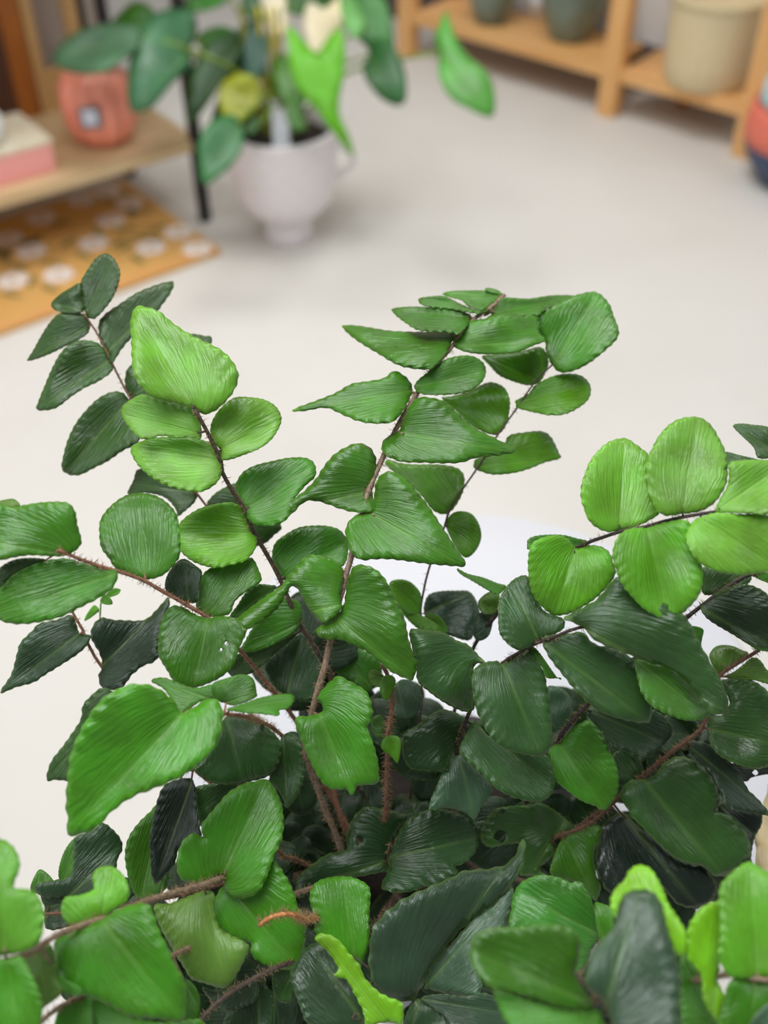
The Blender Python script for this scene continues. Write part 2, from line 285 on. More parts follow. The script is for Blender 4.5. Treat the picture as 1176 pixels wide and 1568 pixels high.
LEAVES = """F A brown 0.55 0.4|129,481,.372 147,508,.372 161,534,.371 172,557,.37 187,587,.37 199,609,.369 250,690,.368 304,759,.368 317,776,.368 370,860,.37 430,980,.38 500,1130,.39 600,1270,.40
L D 170.1,395.5 .1,.3 0|131,481.4 138.2,487.8 146.7,486.9 159.4,474.2 172.2,457.2 180.7,438 184.1,418.9 180.7,406.1 172.2,393.4 161.6,387.9 148.8,393.4 138.2,406.1 127.6,423.1 123.3,433.8 126.7,455
L D 78.7,463.5 .1,.5 0|128.8,476.3 126.7,455 122.4,433.8 108.4,440.2 91.4,450.8 78.7,463.5 80.8,472 91.4,477.1 108.4,479.7
L D 41.7,552 -.1,.4 0|138.2,497.6 135.2,486.9 125.4,479.7 108.4,478.8 91.4,479.7 76.5,493.3 63.8,512.4 51,535.8 41.7,552 57.4,549.4 80.8,540.1 102,529.4 123.3,518.8 135.2,509.5
L D 266.6,432.5 .1,.5 0|163.7,540.1 153.9,525.2 150.5,506.1 152.2,491.2 163.7,478.4 182.8,465.7 208.3,448.7 233.8,438 255.1,431.6 266.6,432.5 261.5,448.7 250.9,463.5 238.1,480.5 221.1,497.6 202,516.7 187.1,533.7 176.4,550.7 169.2,554.5
L D 55.3,628.1 0,.4 0|167.9,550.7 173.5,563.5 165.8,574.1 148.8,584.7 127.6,595.3 108.4,608.1 89.3,623 74.4,628.1 56.1,627.2 59.5,612.3 68,591.1 78.7,565.6 91.4,542.2 106.3,527.3 123.3,520.9 140.3,521.8 153.1,527.3 163.7,540.1
L D 99.9,726.3 -.1,.3 0|197.3,611.5 208.3,633.6 214.7,659.1 214.7,672.7 204.1,682.5 187.1,691 165.8,705.9 144.6,716.5 123.3,727.1 106.3,727.1 94.4,717.8 96.9,697.4 104.2,671.9 116.9,646.4 136.1,623 153.1,608.1 172.2,599.6 187.1,600.9
L D 324,515.8 0,.3 -4|199.8,608.9 191.3,591.1 193.5,567.7 204.1,557.1 238.1,540.1 272.1,520.9 294.6,511.2 310.4,513.7 324,515.8 323.1,527.3 314.6,548.6 293.4,574.1 263.6,595.3 229.6,608.1 208.3,611.5
L D 199.8,739.9 0,.3 0|303.1,754.8 297.6,769.7 280.6,784.5 272.1,790.9 267.9,778.2 250.9,761.2 221.1,754.8 195.6,756.9 204.1,735.6 211.3,718.6 238.1,718.6 272.1,735.6 297.6,746.3
L D 403.9,833.4 0,.3 0|316.8,773.9 325.3,759 340.1,748.4 361.4,739.9 378.4,752.7 429.4,801.5 418.8,820.7 401.8,834.3 382.7,833.4 361.4,807.9 335.9,786.7
F B dark 1.0 1|298,627,.312 312,651,.314 325,678,.317 338,706,.32 340,723,.321 355,750,.324 374,780,.327 387,812,.33 402,838,.333 419,867,.336 432,894,.338 459,957,.345 476,981,.348 493,1011,.352 506,1032,.355 530,1110,.37 560,1260,.395
L Y 208.3,472 .15,.25 0|297.6,627.2 272.1,618.7 250.9,613.2 229.6,606 214.7,591.1 204.1,574.1 201.5,548.6 200.7,518.8 199,497.6 202,480.5 209.2,468.6 225.3,470.3 244.5,477.1 263.6,493.3 289.1,510.3 314.6,523.1 335.9,533.7 352.9,548.6 364.8,569.8 363.5,586.8 355,603.8 340.1,620.9 325.3,631.5 314.6,634.5 302.7,631.5
L Y 185.4,633.6 .0,.4 -1|308.7,663.4 307,671.9 289.1,669.7 272.1,671 246.6,667.6 225.3,672.7 212.6,669.7 197.7,654.9 185.8,635.7 187.1,623 199.8,612.3 216.8,603.8 238.1,608.1 263.6,615.7 289.1,623 299.7,631.5 307,646.4
L Y 430.3,642.1 -.1,.4 0|337.2,688.9 339.3,703.8 352.9,703.8 374.1,696.5 397.5,686.8 416.7,671.9 429.4,650.6 430.3,635.7 420.9,620.9 403.9,611.5 382.7,608.1 361.4,608.1 346.5,616.6 333.8,629.4 324,646.4 321.9,663.4 326.5,678.2
L Y 199.8,684.6 .1,.4 0|339.3,705.9 338,693.1 327.4,680.4 306.1,672.7 280.6,668.9 255.1,668.9 229.6,671 210.5,678.2 199.8,686.8 204.1,701.6 216.8,718.6 238.1,735.6 263.6,746.3 293.4,752.7 310.4,752.7 329.5,742 338.9,727.1
L G 481.7,710.1 -.1,.5 0|375.4,780.3 365.6,769.7 360.5,754.8 361.4,739.9 372,722.9 391.2,712.3 416.7,705.9 442.2,700.8 467.7,700.8 481.7,710.1 483,729.3 467.7,744.1 450.7,765.4 442.2,790.9 429.4,801.5 408.2,805.8 389,802.8 378.4,793
L LY 268.7,816.4 0,.5 0|392,816.4 393.3,833.4 384.8,850.4 369.9,861.1 348.6,866.6 327.4,869.6 297.6,861.1 276.4,844.1 268.7,824.9 271.3,807.9 282.7,793 306.1,778.2 335.9,770.5 357.1,769.7 374.1,780.3 380.5,799.4
L G 532,831 -.1,.5 -2|429.9,887.1 419.7,866.7 416.3,849.7 421.4,831 438.4,817.4 458.8,807.2 482.7,804.5 503.1,805.5 520.1,811.3 530.3,824.2 533.7,841.2 526.9,865 499.7,878.6 469,885.4 452,888.8 438.4,888.8
L M 351.7,943.3 .2,.3 -2|423.1,899 412.9,895.6 394.2,895 377.2,905.9 363.6,926.3 351.7,943.3 360.2,946.7 370.4,950.1 384,933.1 404.4,922.9
L G 367,997.7 .1,.1 2|460.5,953.5 463.3,939.9 458.8,922.9 445.2,916.1 428.2,916.1 407.8,936.5 387.4,960.3 375.5,980.7 367,997.7 387.4,998.4 407.8,992.6 431.6,980.7 448.6,970.5 457.1,962
L D 350,1031.7 .1,0 -2|455.4,968.8 431.6,973.9 370.4,997.7 350,1018.1 353.4,1035.1 377.2,1034.4 401,1019.8 424.8,997.7 445.2,980.7
F E grey 1.15 1.3|772,452,.375 757,467,.371 728,487,.366 708,509,.361 688,536,.357 664,563,.352 637,605,.346 612,647,.341 585,704,.335 563,755,.33 552,800,.327 539,848,.324 520,919,.322 505,984,.321 496,1025,.321 481,1079,.323 470,1130,.33 469,1161,.335 483,1197,.34 498,1240,.346 512,1272,.352 523,1304,.358 530,1340,.37
L M 762.5,443.2 0,.8 0|770.9,452.1 765,445.6 755.1,441.7 745.2,440.7 742.8,444.7 755.1,448.6
L M 678.7,448.6 0,1.1 0|770.9,455.5 772.4,452.1 762.5,448.6 745.2,444.7 715.6,444.7 691,445.6 677.7,449.6 686.1,454.5 705.8,459.5 715.6,468.3 728,472.8 740.3,475.2 752.6,466.9 765,460.4
L M 641.7,457 0,1.1 0|752.6,468.3 740.3,475.2 725.5,472.8 705.8,465.4 681.1,453.5 661.4,453.5 641.7,457 644.1,465.4 661.4,470.8 691,473.3 715.6,478.2 735.4,480.2 745.2,475.2
L M 601.2,472.3 0,1 0|723,486.6 715.6,479.2 691,473.3 661.4,470.8 631.8,469.3 601.2,472.3 604.7,481.6 617,491.5 636.7,503.8 656.5,507.8 681.1,508.8 700.8,511.2 715.6,498.9
L M 524.3,498.9 0,.9 0|700.8,512.7 691,507.8 661.4,507.8 631.8,507.8 597.3,506.3 567.7,501.4 543,497.9 524.3,498.9 533.2,511.2 552.9,526 577.5,540.8 607.1,558.1 631.8,564.5 656.5,565.5 671.3,555.6 683.6,540.8 691,526
L M 448.3,627.1 .1,.8 0|631.8,597.5 626.9,582.8 614.5,571.9 602.2,568 587.4,578.8 562.8,583.7 538.1,587.7 513.4,601.5 488.8,611.4 448.3,627.1 464.1,629.6 498.6,624.7 523.3,634.5 548,644.4 572.6,648.3 597.3,646.9 612.1,637 624.4,617.3
L M 387.7,792.4 .1,.6 1|570.2,751.4 575.1,735.6 576.6,715.9 575.1,698.7 565.2,683.9 548,678.4 530.7,683.9 511,696.2 496.2,713.5 481.4,735.6 454.3,760.3 424.7,772.6 395.1,782.5 387.7,792.4 404.9,804.7 429.6,797.3 446.9,787.4 464.1,770.2 478.9,766.7 498.6,771.2 523.3,780 548,785 570.2,782.5 572.6,765.2
L M 878.4,453.5 0,1.1 0|752.6,480.2 740.3,483.1 760,461.9 774.8,455.5 809.4,457 843.9,452.1 878.4,452.6 863.6,461.9 834,474.3 824.1,481.6 794.6,484.1 765,489 745.2,489
L M 836.5,521.1 0,.9 2|695.9,531 693.5,523.6 705.8,503.8 720.6,491.5 740.3,488.1 765,481.6 794.6,481.6 819.2,481.6 829.1,494 826.6,508.8 836.5,521.1 819.2,528.5 794.6,538.4 765,541.8 735.4,542.3 710.7,538.4
L M 744.2,568 0,.7 3|634.3,592.6 641.7,580.3 661.4,565.5 681.1,550.7 705.8,544.3 725.5,545.8 740.3,555.6 744.2,570.4 737.8,585.2 720.6,598.5 695.9,603.5 666.3,604.9 644.1,602.5
L M 789.6,691.3 -.1,.6 4|607.1,661.7 612.1,656.7 617,644.4 626.9,622.2 641.7,608.4 666.3,609.9 686.1,617.3 705.8,637 730.4,656.7 760,671.5 789.6,690.3 765,697.2 730.4,701.1 705.8,708.5 676.2,709.5 646.6,708.5 617,707.5 597.3,701.1 587.4,693.7 584,681.4 592.3,669.1
L M 711.7,866.3 -.1,.4 4|565.2,784 572.6,760.3 575.1,740.6 584.9,725.8 599.7,721.8 617,730.7 636.7,750.4 656.5,775.1 676.2,804.7 695.9,834.3 710.7,856.5 711.7,867.3 686.1,866.3 656.5,863.9 626.9,859.9 597.3,856.5 572.6,856.5 552.9,857.5 538.1,846.6 529.2,824.4 530.7,804.7 543,789.9
L M 360.2,963.7 .1,.6 5|523.5,924.6 525.2,928 513.3,943.3 496.3,954.1 486.1,946.7 470.7,929.7 460.5,909.3 448.6,897.3 439.1,909.3 426.5,929.7 401,951.8 373.8,967.1 356.8,973.9 351.7,956.9 377.2,934.8 406.1,913.3 429.9,897.3 438.4,885.4 455.4,865 469,851.4 486.1,849.7 506.5,854.8 521.8,865 527.6,882 521.8,909.3
L M 631.6,1041.9 -.1,.35 4|511.6,943.3 520.1,936.5 526.9,922.9 530.3,899 535.4,878.6 543.9,865.7 560.9,865.7 577.9,873.5 591.5,888.8 601.7,909.3 615.3,933.1 622.1,956.9 625.5,977.3 632.3,997.7 638.4,1018.1 635.7,1031.7 631.6,1041.9 615.3,1036.8 598.3,1028.3 581.3,1014.7 560.9,997.7 540.5,987.5 520.1,980 499.7,979.7 487.8,973.9 483.3,965.4 492.9,955.2
L G 539.5,1218.8 0,.3 6|489.5,1091.2 494.6,1082.7 486.1,1069.1 496.3,1052.1 516.7,1035.1 530.3,1040.2 547.3,1048.7 560.9,1058.9 567.7,1072.5 571.1,1092.9 562.6,1115 567.7,1126.9 574.5,1147.3 579.9,1171.2 579.9,1197 567.7,1201.8 548,1204.1 539.5,1218.8 529.9,1209.6 505.1,1207.9 487.1,1189.9 472.8,1161.3 463.9,1139.9 453.7,1116.7 453.7,1098 469,1096.3
F G dark 0.5 0.3|846,558,.372 819,585,.371 790,627,.37 760,669,.369 728,721,.368 691,775,.367 681,805,.367 659,864,.367 647,913,.367 644,950,.37 646,1066,.38 641,1113,.385 625,1250,.40
L G 912.9,449.6 -.2,.3 2|846.3,560.6 836.5,540.8 834,521.1 825.1,508.8 819.2,498.9 821.7,484.1 838.9,471.8 863.6,459.5 885.8,450.6 912.9,447.1 932.6,464.4 940,484.1 947.4,503.8 945,518.6 927.7,535.9 903.1,555.6 878.4,568 858.7,570.4
L L 740.3,543.3 .1,.5 -4|826.6,585.2 836.5,568 840.4,553.2 834,535.9 824.1,531 804.4,535.9 779.8,539.8 755.1,542.3 737.8,545.8 750.2,560.6 765,575.4 789.6,585.2 809.4,590.2
L L 903.1,587.7 -.1,.6 0|789.6,618.3 789.6,613.3 809.4,602.5 819.2,590.2 843.9,576.8 868.5,571.9 890.7,575.4 904,590.2 902.1,609.9 885.8,624.7 863.6,634.5 838.9,635.5 809.4,629.6 792.1,624.7
L L 676.2,607.4 0,.5 0|761.5,665.6 774.8,651.8 779.8,632.1 780.7,612.3 772.4,593.6 755.1,585.2 740.3,587.7 715.6,600 691,606.4 676.2,609.9 695.9,627.1 715.6,646.9 740.3,661.7
L L 858.7,701.1 0,.6 0|725.5,715.9 728,703.6 745.2,696.2 769.9,681.4 779.8,666.6 804.4,661.7 829.1,660.2 843.9,669.1 856.2,693.7 857.7,702.1 834,708.5 809.4,718.4 784.7,724.8 755.1,726.8 735.4,721.8
L L 597.3,711 0,.5 0|688.5,785 700.8,770.2 709.7,750.4 710.7,728.2 698.4,715.9 671.3,711 636.7,711 612.1,708.5 594.8,703.6 589.9,711 612.1,730.7 641.7,755.4 661.4,780 676.2,787.4
L L 725.5,844.1 0,.3 0|682.6,804.7 691,787.4 705.8,782.5 723,787.4 734.4,804.7 736.9,824.4 728,844.1 713.2,854 698.4,839.2
L L 596.6,892.2 .2,.3 4|645.2,933.1 645.2,912.7 639.1,900.7 625.5,889.5 608.5,887.1 596.6,892.2 597.6,905.9 605.1,922.9 622.1,939.9 639.1,941.6
L L 605.1,919.5 .1,.2 6|645.9,943.3 639.1,938.2 618.7,926.3 605.1,919.5 611.9,933.1 625.5,950.1 639.1,962 649.3,966.4 670.4,967.8 669.7,956.9 656.1,946.7
L L 686.7,967.1 .1,.2 2|651,943.3 662.9,939.9 676.5,946.7 686.7,967.1 673.1,967.8 666.3,953.5
L MB 720.7,906.5 0,.3 -6|649.3,939.9 649.3,926.3 656.1,911 673.1,905.2 700.3,904.1 719,905.9 731,922.9 734.4,943.3 727.6,967.1 717.3,980.7 690.1,973.9 673.1,970.5 656.1,956.9
F H red 1.05 1.8|585,1018,.33 598,1045,.332 600,1086,.334 595,1120,.336 593,1165,.34 592,1235,.35 590,1290,.365
L L 608.5,1167.8 0,.2 3|593.2,1126.9 584.7,1135.4 584.7,1147.3 598.3,1157.6 608.5,1168.4 613.6,1147.3 611.9,1130.3 603.4,1126.3
L M 571.1,1123.5 0,.2 -3|589.8,1123.5 588.1,1103.1 581.3,1094.6 569.4,1099.7 568.4,1115 572.8,1125.2 584.7,1130.3
L L 594.9,1069.1 .3,.2 3|593.2,1033.4 584.7,1038.5 581.3,1052.1 586.4,1069.1 594.9,1070.8 603.4,1052.1 605.8,1041.9 601.7,1035.1
L OL 564.3,1031.7 0,.2 -1|589.8,1038.5 584.7,1031.7 571.1,1024.9 564.3,1031.7 567.7,1045.3 577.9,1052.1 588.1,1048.7
F J black 0.75 0.6|1190,775,.29 1140,778,.291 1092,784,.293 1035,794,.296 1007,801,.298 987,807,.3 953,813,.303 922,823,.307 885,838,.312 835,870,.325 790,900,.34 759,943,.352 734,975,.36 715,1020,.37 690,1120,.38 680,1250,.395
L Y 956.3,671.4 .15,.2 0|947.8,811.6 932.5,815 915.5,809.2 901.9,797.3 893.3,776.9 888.9,759.9 889.9,742.9 895,725.9 903.6,705.4 918.9,686.7 935.9,674.8 957.3,670.7 973.3,679.9 986.9,690.1 993.7,698.6 997.1,736.1 1000.5,763.3 1009,785.4 997.1,795.6 980.1,804.1 963.1,809.2
L Y 1068.5,639.1 0,.2 2|1044.7,787.1 1034.5,789.1 1019.2,789.8 1007.3,783.7 997.1,770.1 990.3,749.7 987.6,725.9 990.3,705.4 998.8,685 1010.7,664.6 1027.7,647.6 1048.1,639.1 1071.9,639.1 1088.9,651 1100.8,669.7 1111,691.8 1114.4,715.6 1112.7,739.5 1104.2,756.5 1092.3,771.8 1075.3,782 1060,785.4
L YG 1025.3,952.7 .05,.2 3|990.3,808.2 976.7,807.5 959.7,810.9 946.1,821.1 939.3,838.1 937.6,851.7 942.7,872.1 952.9,895.9 969.9,916.3 986.9,933.3 1007.3,945.2 1026,953.1 1044.7,940.1 1065.1,919.7 1075.3,899.3 1076,872.1 1071.9,858.5 1065.1,838.1 1058.3,821.1 1058.3,804.1 1048.1,795.6 1020.9,799 1003.9,804.1
L YG 849.1,940.1 .1,.2 3|881.4,839.1 871.2,826.2 857.6,819.4 837.2,821.1 820.2,827.9 811.7,838.1 808.3,858.5 809.3,882.3 813.4,906.1 827,926.5 847.4,941.8 871.2,940.1 891.6,929.9 912.1,916.3 929.1,899.3 942.7,878.9 939.3,861.9 932.5,844.9 918.9,836.4 901.9,834.7 888.2,838.1
L G 807.3,831.3 0,.5 -4|893.3,834.7 898.4,827.9 884.8,824.5 864.4,819.4 844,818.4 820.2,820.4 808.3,826.2 807.3,834.7 810,841.5 844,841.5 878,839.8
L Y 1194.4,872.1 -.1,.2 4|1071.9,792.2 1061.7,797.3 1051.5,814.3 1051.5,831.3 1058.3,848.3 1075.3,865.3 1099.1,875.5 1129.7,880.6 1157,878.9 1184.2,872.1 1197.8,851.7 1204.6,824.5 1194.4,797.3 1167.2,787.1 1133.1,787.1 1109.3,785.4 1092.3,785.4
L Y 1197.8,712.2 -.1,.5 2|1095.7,783 1102.5,763.3 1112.7,746.3 1116.1,729.3 1116.1,708.8 1133.1,704.8 1160.4,703.7 1184.2,705.4 1204.6,715.6 1211.4,742.9 1204.6,770.1 1184.2,787.1 1150.1,786.4 1116.1,785.4
L M 700,872.1 0,.6 0|772.9,902.5 774.5,896.4 760.7,892.4 740.5,884.3 716.2,878.2 700,870.1 704,878.2 724.3,890.4 744.5,902.5 760.7,910.6
L OL 732.4,920.7 0,.3 -2|760.7,936.9 764.8,910.6 748.6,906.5 732.4,920.7 736.4,936.9 748.6,941
L MB 728.3,973.3 0,.3 -4|756.7,947 762.7,936.9 748.6,936.9 730.4,941 724.3,969.3 732.4,981.4 748.6,973.3
F K black 0.9 1.2|1245,690,.34 1215,800,.34 1176,865,.338 1139,884,.338 1091,915,.339 1051,946,.34 1000,985,.343 930,1045,.347 898,1080,.345 860,1125,.345 820,1200,.36 790,1270,.39
L D 1122.3,652.7 0,.4 0|1194.4,695.2 1194.4,668 1176,653.7 1153.6,650.3 1133.1,648.3 1122.3,652.7 1136.5,668 1153.6,685 1162.7,702
L D 1111,691.8 0,.4 0|1177.4,715.6 1160.4,703.7 1133.1,696.9 1111,691.8 1109.3,702 1116.1,712.2 1150.1,715.6
L DK 1185.7,993.6 -.05,.5 2|1072.4,929.6 1084.5,916.7 1104.8,904.5 1125,896.4 1141.2,894.4 1157.4,898.5 1176,910.6 1197.9,941 1193.8,981.4 1173.6,993.6 1145.2,985.5 1121,971.3 1096.7,957.1 1080.5,945
L G 1185.7,997.6 0,.5 -1|1121,967.3 1129,975.4 1145.2,986.3 1161.4,995.6 1185.7,996.8 1193.8,981.4 1165.5,973.3
L D 1136.5,880.6 0,.4 -2|1090.6,911.2 1077,909.5 1071.9,892.5 1077,868.7 1092.3,872.1 1116.1,872.1 1146.7,877.2 1150.1,889.1 1136.5,899.3 1116.1,906.1
L G 1180.8,892.5 0,.4 0|1153.6,882.3 1160.4,877.2 1177.4,877.2 1180.8,892.5 1170.6,890.8
L G 1077,984.4 0,.5 -2|1058.3,960.5 1065.1,958.8 1077,963.9 1075.3,977.6 1071.9,991.2 1065.1,991.2 1058.3,974.1
L G 926.7,1240.5 .05,.3 4|857,1139.3 861.9,1131.2 882.1,1111 902.4,1102.9 918.6,1119 930.7,1143.3 942.9,1167.6 947.7,1196 942.9,1220.2 926.7,1240.5 910.5,1234.4 890.2,1226.3 870,1212.1 851.8,1196 845.7,1175.7 839.6,1151.4 849.8,1139.3
L DK 1031.9,1143.3 0,.4 -3|898.3,1086.7 942.9,1094.8 983.3,1100.8 999.5,1086.7 1023.8,1102.9 1031.9,1123.1 1015.7,1143.3 991.4,1159.5 979.3,1167.6 959,1151.4 938.8,1147.4 918.6,1123.1
L GY 878.1,1082.6 0,.3 -1|859.9,1119 845.7,1106.9 841.7,1082.6 837.6,1052.3 855.8,1052.3 870,1062.4 878.1,1082.6 872,1102.9
F M black 0.8 0.8|894,959,.3 874,965,.302 850,975,.305 821,985,.309 797,998,.313 769,1016,.318 745,1045,.325 715,1100,.338 695,1170,.352 680,1260,.38
L B 1112.9,1090.7 0,.45 3|893.5,960.4 863.9,947 882.1,934.9 914.5,916.7 942.9,884.3 975.2,892.4 1015.7,920.7 1052.1,947 1072.4,985.5 1090.6,1017.9 1106.8,1046.2 1116.9,1080.6 1112.9,1092.7 1096.7,1094.8 1076.4,1082.6 1064.3,1062.4 1044,1038.1 1023.8,1023.9 991.4,1013.8 959,1001.7 926.7,989.5 902.4,973.3
L B 993.5,1106.1 0,.35 1|829.5,981.4 835.6,973.3 861.9,971.3 890.2,967.3 898.3,973.3 910.5,985.5 942.9,995.6 975.2,1011.8 989.4,1034 997.5,1058.3 998.7,1086.7 993.5,1106.1 967.1,1104.9 942.9,1098.8 918.6,1088.7 898.3,1074.5 878.1,1054.3 861.9,1034 845.7,1013.8 835.6,997.6
L B 781,890.4 .05,.3 0|825.5,982.6 809.3,991.5 793.1,995.6 776.9,985.5 764.8,969.3 762.7,941 764.8,916.7 776.9,896.4 791.1,884.3 807.3,882.3 817.4,908.6 833.6,934.9 861.9,947 863.9,961.2 851.8,970.1 837.6,975.4
L B 829.5,1157.5 .05,.35 3|768.8,1015.8 760.7,1011.8 744.5,1013.8 728.3,1021.9 722.3,1038.1 724.3,1062.4 730.4,1090.7 744.5,1119 760.7,1139.3 781,1149.4 805.2,1156.3 829.5,1158.3 843.7,1143.3 846.5,1123.1 841.7,1098.8 841.7,1070.5 837.6,1050.2 833.6,1030 821.4,1009.8 809.3,995.6 797.1,999.6 781,1009.8
L B 847.7,1204 0,.4 1|724.3,1106.9 712.1,1127.1 704,1149.4 716.2,1167.6 740.5,1187.9 760.7,1208.1 789,1222.3 821.4,1228.3 841.7,1220.2 849,1204 847.7,1179.8 839.6,1159.5 825.5,1151.4 797.1,1147.4 768.8,1139.3 744.5,1123.1 730.4,1102.9
L GY 726.4,1256.1 .1,.3 0|701.4,1148.9 687.1,1165 672.9,1193.6 656.8,1238.2 683.6,1238.2 712.1,1245.4 726.4,1256.1 737.1,1236.4 755,1207.9 737.1,1186.4 719.3,1168.6
L M 1087.8,1098.8 0,.5 -3|973.2,1009.8 1003.6,1015.8 1027.9,1021.9 1048.1,1038.1 1068.3,1062.4 1082.5,1084.6 1087.8,1094.8 1072.4,1102.9 1048.1,1102.9 1023.8,1094.8 999.5,1082.6 983.3,1062.4 975.2,1034
L B 720.7,1089.5 0,.3 0|737.8,1008.6 717.3,987.5 700.3,980.7 676.5,967.1 649.3,963.7 627.2,965.4 632.3,997.7 637.4,1018.1 639.1,1041.9 656.1,1058.9 679.9,1075.9 703.7,1087.8 720.7,1090.2 726.9,1079.3 724.1,1052.1 727.6,1018.1 748,1018.1
L M 821.4,1009.8 0,.3 -4|809.3,993.6 821.4,993.6 853.8,1038.1 857.9,1038.1 837.6,1038.1 829.5,1021.9
L GY 622.1,1101.4 0,.3 -7|608.5,1045.3 622.1,1040.2 639.1,1048.7 645.9,1069.1 639.1,1092.9 622.1,1101.4 605.1,1096.3 601.7,1072.5
L DK 683.3,1180 0,.3 -5|727.6,1116.7 720.7,1103.1 676.5,1086.1 639.1,1109.9 618.7,1123.5 615.3,1147.3 622.1,1171.2 639.1,1181.4 683.3,1181.4 690.1,1161 703.7,1140.5
L DK 615.7,1186.4 0,.3 -6|694.3,1143.6 687.1,1132.9 651.4,1129.3 601.4,1132.9 594.3,1157.9 608.6,1182.9 630,1193.6 655,1195.4 672.9,1190 687.1,1165
F N brown 1.0 1.2|1200,965,.345 1161,996,.342 1130,1015,.341 1101,1036,.341 1082,1075,.342 1076,1113,.343 1030,1150,.346 985,1188,.35 930,1235,.357 885,1268,.365 840,1310,.38
L DB 1201.9,1143.3 -.05,.3 2|1082.5,1115 1088.6,1098.8 1108.8,1092.7 1116.9,1074.5 1108.8,1058.3 1104.8,1042.1 1129,1038.1 1153.3,1042.1 1176,1058.3 1201.9,1086.7 1205.9,1135.2 1185.7,1167.6 1161.4,1177.7 1137.1,1173.7 1104.8,1159.5 1088.6,1143.3
L OL 1097.4,989.3 0,.3 -2|1101.3,1034.6 1092.3,1022.4 1085.9,1005.9 1089.8,995.7 1097.4,989.3 1108.9,987.4 1122.9,989.3 1135.7,995 1145.9,1000.1 1135.7,1011 1122.9,1019.9 1108.9,1030.1
L OL 1185.4,1040.3 0,.3 -1|1107.6,1036.5 1122.9,1028.8 1138.2,1017.3 1148.4,1008.4 1158.7,1007.1 1167.6,1014.8 1174,1025 1185.4,1028.8 1185.4,1049.2 1172.7,1046.7 1153.6,1041.6 1130.6,1040.3
L DB 1107.8,1341.8 .05,.3 2|984.6,1192.9 1002.4,1186.4 1016.7,1168.6 1038.1,1157.9 1059.6,1163.2 1081,1179.3 1095.3,1200.7 1102.4,1222.1 1098.9,1234.6 1093.5,1243.6 1113.1,1247.1 1134.6,1265 1147.1,1286.4 1148.9,1307.9 1138.1,1322.1 1123.9,1334.6 1106,1341.8 1091.7,1340 1077.4,1327.5 1056,1323.9 1034.6,1315 1013.1,1297.1 995.3,1279.3 981,1265 966.7,1250.7 959.6,1236.4 950.6,1223.9 950.6,1211.4 963.1,1195.4
L DB 956,1145.4 0,.3 -2|984.6,1192.9 984.6,1175.7 977.4,1157.9 963.1,1145.4 948.9,1147.1 934.6,1161.4 938.1,1186.4 963.1,1197.1
L DN 1181,1247.1 0,.4 -3|1048.9,1136.4 1077.4,1136.4 1102.4,1150.7 1120.3,1168.6 1131,1179.3 1145.3,1207.9 1159.6,1222.1 1177.4,1243.6 1176,1248.9 1141.7,1243.6 1116.7,1236.4 1107.8,1225.7 1098.9,1204.3 1084.6,1179.3 1063.1,1161.4
L BK 1183.6,1180.8 0,.4 -5 1156.8,1183.4,4.5|1119.8,1173.2 1124.9,1167.4 1145.3,1171.9 1176,1171.9 1184.8,1178.3 1183.6,1184 1165.7,1187.2 1150.4,1191 1145.3,1196.1 1138.9,1196.1 1132.5,1187.2 1124.9,1178.3
L BK 1159.6,1282.9 0,.3 -8|1098.9,1229.3 1131,1240 1163.1,1243.6 1166.7,1261.4 1156,1282.9 1150.6,1311.4 1152.4,1340 1134.6,1332.9 1113.1,1282.9
L BK 1070.3,1390 0,.4 -2|950.6,1243.6 959.6,1247.1 977.4,1265 995.3,1277.5 1013.1,1293.6 1034.6,1311.4 1056,1320.4 1077.4,1323.9 1093.5,1347.1 1098.9,1361.4 1091.7,1379.3 1073.9,1390 1052.4,1390 1034.6,1382.9 1022.1,1368.6 1006,1354.3 984.6,1361.4 956,1368.6 934.6,1368.6 920.3,1350.7 911.4,1325.7 916.7,1282.9 927.4,1257.9
F P brown 0.9 1.2|934,1236,.352 913,1254,.355 892,1267,.358 863,1277,.361 842,1286,.364 810,1300,.37 760,1320,.39
L DB 809.6,1340 .05,.3 2 769.6,1242.5,4.6;766.7,1280.4,10|845.3,1286.4 873.9,1275.7 873.9,1261.4 848.9,1240 827.4,1229.3 802.4,1232.9 777.4,1234.6 756,1240 741.7,1257.9 734.6,1282.9 748.9,1297.1 777.4,1293.6 798.9,1293.6 798.9,1318.6 795.3,1338.2 809.6,1341.8 834.6,1340 827.4,1329.3 848.9,1307.9
L M 913.1,1379.3 0,.3 1|863.1,1281.1 848.9,1307.9 841.7,1332.9 845.3,1340 863.1,1347.1 891.7,1354.3 902.4,1368.6 913.1,1379.3 920.3,1357.9 913.1,1340 909.6,1311.4 913.1,1297.1 923.9,1282.9 920.3,1265 898.9,1265 877.4,1273.9
F C dark 0.7 1|598,1290,.350 594,1315,.352 604,1345,.358 625,1385,.372
L DK 731.8,1282.9 .05,.6 4|596.1,1313.2 605,1290 612.1,1272.1 626.4,1254.3 644.3,1243.6 665.7,1238.2 690.7,1241.8 712.1,1250.7 728.2,1263.2 733.6,1279.3 730,1300.7 715.7,1318.6 697.9,1327.5 701.4,1336.4 680,1350.7 651.4,1357.9 626.4,1365.7 601.4,1365.7 583.6,1357.9 594.3,1332.9
L DK 455,1368.6 0,.6 2 550.7,1286.4,5|594.3,1316.8 601.4,1293.6 612.1,1272.1 622.9,1250.7 594.3,1240 558.6,1236.4 537.1,1257.9 530,1282.9 530,1300.7 501.4,1307.9 480,1322.1 458.6,1340 453.2,1354.3 456.8,1375.7 480,1361.4 512.1,1347.1 544.3,1343.6 580,1336.4 592.5,1332.9
F Q grey 1.05 1.3|-40,1490,.23 0,1475,.236 46,1458,.243 93,1429,.252 157,1406,.264 214,1383,.276 255,1370,.285 300,1358,.297 339,1345,.309 375,1333,.335 426,1330,.368 480,1350,.385
